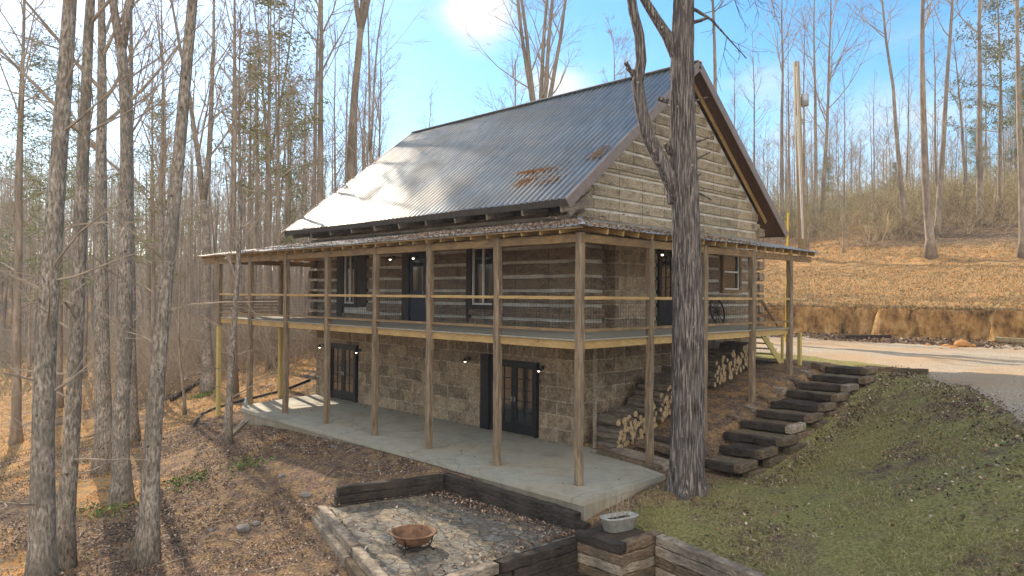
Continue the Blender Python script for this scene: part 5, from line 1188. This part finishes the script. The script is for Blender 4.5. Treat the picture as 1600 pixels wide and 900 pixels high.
c = Vector(((top.x - bp0.x) * .8, (top.y - bp0.y) * .8, h_ * .81)) + pw * .62
mb = MB(); mb.tube([c + Vector((0, 0, -.55)), c + Vector((0, 0, .42)), c + Vector((0, 0, .5))], [.33, .33, .16], 16); mb.tube([c + Vector((0, 0, .45)), c + Vector((0, 0, .58))], .05, 8); mb.build('transformer_can', MT['galv'], up_, True)
MB().tube([c - pw * .7 + Vector((0, 0, .2)), c - pw * .2 + Vector((0, 0, .2))], .04, 6).tube([c - pw * .7 + Vector((0, 0, -.2)), c - pw * .2 + Vector((0, 0, -.2))], .04, 6).build('bracket', MT['galv'], up_)
yb = P(1228, 440, 36.0); yb.z = gz(yb.x, yb.y); yt = P(1231, 332, 36.0)
o = MB().tube([yb, yt], .045, 8).build('marker_post', MT['yellow']); tag(o, 'bright yellow guy wire guard standing behind the porch roof', 'marker')
# black drain pipes on the slope left of the slab
def onground(pxs, lift): 
    r_ = []
    for (px, py) in pxs: p = hit(px, py); p.z += lift; r_.append(p)
    out_ = []
    for i in range(len(r_) - 1):
        for k in range(4): out_.append(r_[i].lerp(r_[i+1], k / 4))
    out_.append(r_[-1])
    for _ in range(2): out_ = [out_[0]] + [(out_[i-1] + out_[i] * 2 + out_[i+1]) / 4 for i in range(1, len(out_) - 1)] + [out_[-1]]
    for p in out_: p.z = max(p.z, gz(p.x, p.y) + lift)
    return out_
o = MB().tube(onground(((304, 668), (310, 655), (322, 645), (345, 637), (372, 630), (410, 620), (450, 610), (484, 595)), .05), .055, 10).build('drain_pipe', MT['pipe'], None, True); tag(o, 'thick black drain pipe curving round the left end of the concrete slab', 'pipe')
o = MB().tube(onground(((268, 602), (285, 592), (310, 585), (345, 582), (388, 578)), .04), .05, 8).build('drain_pipe', MT['pipe'], None, True); tag(o, 'black drain pipe further up the slope behind the yellow corner post', 'pipe')
o = timber(hit(268, 628) + Vector((0, 0, .1)), hit(322, 592) + Vector((0, 0, .15)), .2, .18, 'timber', 'fallen_log'); tag(o, 'dark fallen log on the slope by the forked grey tree', 'log')
for (a, b, lb) in (((372, 672), (392, 655), 'pale board leaning against the left end of the slab'), ((352, 690), (385, 668), 'weathered plank lying beside the thin young tree')):
    o = timber(hit(*a) + Vector((0, 0, .06)), hit(*b) + Vector((0, 0, .22)), .16, .04, 'timber_g', 'wooden_board', jit=.003); tag(o, lb, 'board')
pb = Vector((-15.72, -.35, 0)); bo = empty('glass_bottle', pb); tag(bo, 'small clear bottle standing on the left corner of the slab', 'bottle')
MB().tube([Vector((0, 0, 0)), Vector((0, 0, .02)), Vector((0, 0, .2)), Vector((0, 0, .27)), Vector((0, 0, .30))], [.05, .065, .065, .03, .025], 12).build('glass', MT['galv'], bo, True)
MB().tube([Vector((0, 0, .30)), Vector((0, 0, .345))], .028, 10).build('cap', MT['white'], bo)
# rocks and clay clods
def rock(loc, s, m, label, cat='rock', group=None, seed=0, name='rock'):
    import bmesh as bmm
    b = bmm.new(); bmm.ops.create_icosphere(b, subdivisions=2, radius=1); rg = random.Random(seed); off = [rg.uniform(0, 9) for _ in range(3)]
    for v in b.verts:
        k = 1 + .5 * float(fbm(np.array([v.co.x * 1.3 + off[0]]), np.array([v.co.y * 1.3 + v.co.z + off[1]]), seed)[0]) * 1.6; v.co = Vector((v.co.x * k * s * 1.2, v.co.y * k * s, v.co.z * k * s * .6))
    me = bpy.data.meshes.new(name); b.to_mesh(me); b.free(); me.materials.append(MT[m]); o = bpy.data.objects.new(name, me); COL.objects.link(o); o.location = loc; tag(o, label, cat, group); return o
G_ = 'stones on the slope below the slab'
for i, (px, py, s) in enumerate(((479, 775, .13), (521, 700, .07), (587, 727, .07), (592, 737, .05), (440, 745, .09), (400, 820, .10), (330, 830, .06), (500, 680, .06), (455, 690, .05), (380, 830, .16), (560, 742, .05), (540, 860, .06), (265, 755, .07))):
    p = hit(px, py); rock(p + Vector((0, 0, s * .2)), s, 'rock', 'grey stone lying in the leaf litter on the slope below the slab', 'rock', G_, i)
for i, (px, py, s) in enumerate(((1502, 541, .30), (1490, 545, .17), (1478, 542, .16), (1515, 543, .2), (1470, 546, .10), (1450, 541, .14))):
    p = hit(px, py); rock(p + Vector((0, 0, s * .25)), s, 'claylump', 'lump of orange clay fallen at the foot of the bank', 'clay lump', 'clay lumps under the bank', 40 + i, 'clay_lump')

# ------------------------------------------------------------------ haze
HZ = bpy.data.materials.new('haze_air'); HZ.use_nodes = True; t_ = HZ.node_tree; t_.nodes.clear()
o_ = N(t_, 'ShaderNodeOutputMaterial'); v_ = N(t_, 'ShaderNodeVolumePrincipled'); v_.inputs['Density'].default_value = .0006; v_.inputs['Color'].default_value = (.86, .92, 1, 1); v_.inputs['Anisotropy'].default_value = .3
t_.links.new(v_.outputs[0], o_.inputs['Volume'])
hz = MB().box(-345, 345, -345, 345, -12, 62).build('haze', HZ); tag(hz, 'thin pale haze hanging in the wood', 'haze', kind='stuff')

xx = nr.uniform(-35, 32, 9000); yyw = np.array(27.25) - .33 * np.sin(xx * .35) - fbm(xx * .8, 3.1 + 0 * xx, 5) + nr.normal(0, .16, 9000)
grass_field('bank_lip_grass', np.column_stack([xx, yyw]), .22, STR + [(.12, .08, .05)] * 3, 'dark roots and grass overhanging the top of the clay bank', .014, .9)
xx = nr.uniform(-30, 30, 7000); yyw = 26.0 - .33 * np.sin(xx * .35) - fbm(xx * .8, 3.1 + 0 * xx, 5) + nr.normal(0, .28, 7000)
leaf_field('bank_debris', np.column_stack([xx, yyw]), .06, BR + [(.12, .08, .06)] * 4, 'dark leaves and crumbled earth along the foot of the clay bank', 'debris', .08, .6)
ns = 260; mb = MB(); rg = random.Random(17)
for k in range(ns):
    x_, y_ = rg.uniform(-24, 0), rg.uniform(-9, -1.3)
    if -4.6 < x_ < 1.3 and y_ > -5.8: continue
    a_ = rg.uniform(0, 6.28); l_ = rg.uniform(.15, .7); p = Vector((x_, y_, gz(x_, y_) + .025)); e = Vector((x_ + l_ * math.cos(a_), y_ + l_ * math.sin(a_), 0)); e.z = gz(e.x, e.y) + rg.uniform(.02, .06)
    mb.tube([p, p.lerp(e, .5) + Vector((0, 0, rg.uniform(0, .03))), e], [.011, .009, .004], 4)
tag(mb.build('fallen_twigs', MT['twig']), 'thin broken twigs strewn over the leaf-covered slope', 'twigs', kind='stuff')
xy_ = np.column_stack([nr.uniform(-16, .7, 420), nr.uniform(-.7, 3.1, 420) ** 1.0]); k_ = nr.random(420) < .3; xy_[:, 1] = np.where(k_, xy_[:, 1], 3.2 - np.abs(nr.normal(0, .18, 420)))
kk = inpoly(xy_[:, 0], xy_[:, 1], [(x * .99, y) for x, y in SLAB]); xy_ = xy_[kk]
leaf_field('fallen_leaves', xy_, .028, BR, 'a few dry leaves blown along the wall on the concrete slab', 'leaves', .01, .3, np.full(len(xy_), .012))

xy_ = np.vstack([np.column_stack([nr.normal(b4.x + dx_, .28, n_), nr.normal(b4.y + dy_, .28, n_)]) for dx_, dy_, n_ in ((.6, -.5, 90), (-.3, -.9, 60), (1.1, .1, 40))])
leaf_field('green_weeds', xy_, .05, [(.15, .20, .05), (.22, .27, .07), (.10, .13, .04)], 'bright green weeds growing at the foot of the forked trunk', 'weeds', .16, .9)
xy_ = np.vstack([np.column_stack([nr.normal(x_, .35, n_), nr.normal(y_, .3, n_)]) for x_, y_, n_ in ((b9.x + 1.2, b9.y - .8, 320), (b8.x + 2.5, b8.y - 2.2, 160), (-9.5, -3.2, 120))])
leaf_field('green_weeds', xy_, .045, [(.16, .24, .05), (.22, .30, .08), (.12, .17, .04)], 'patches of low green weeds on the slope by the drain pipe and slab', 'weeds', .12, .9)
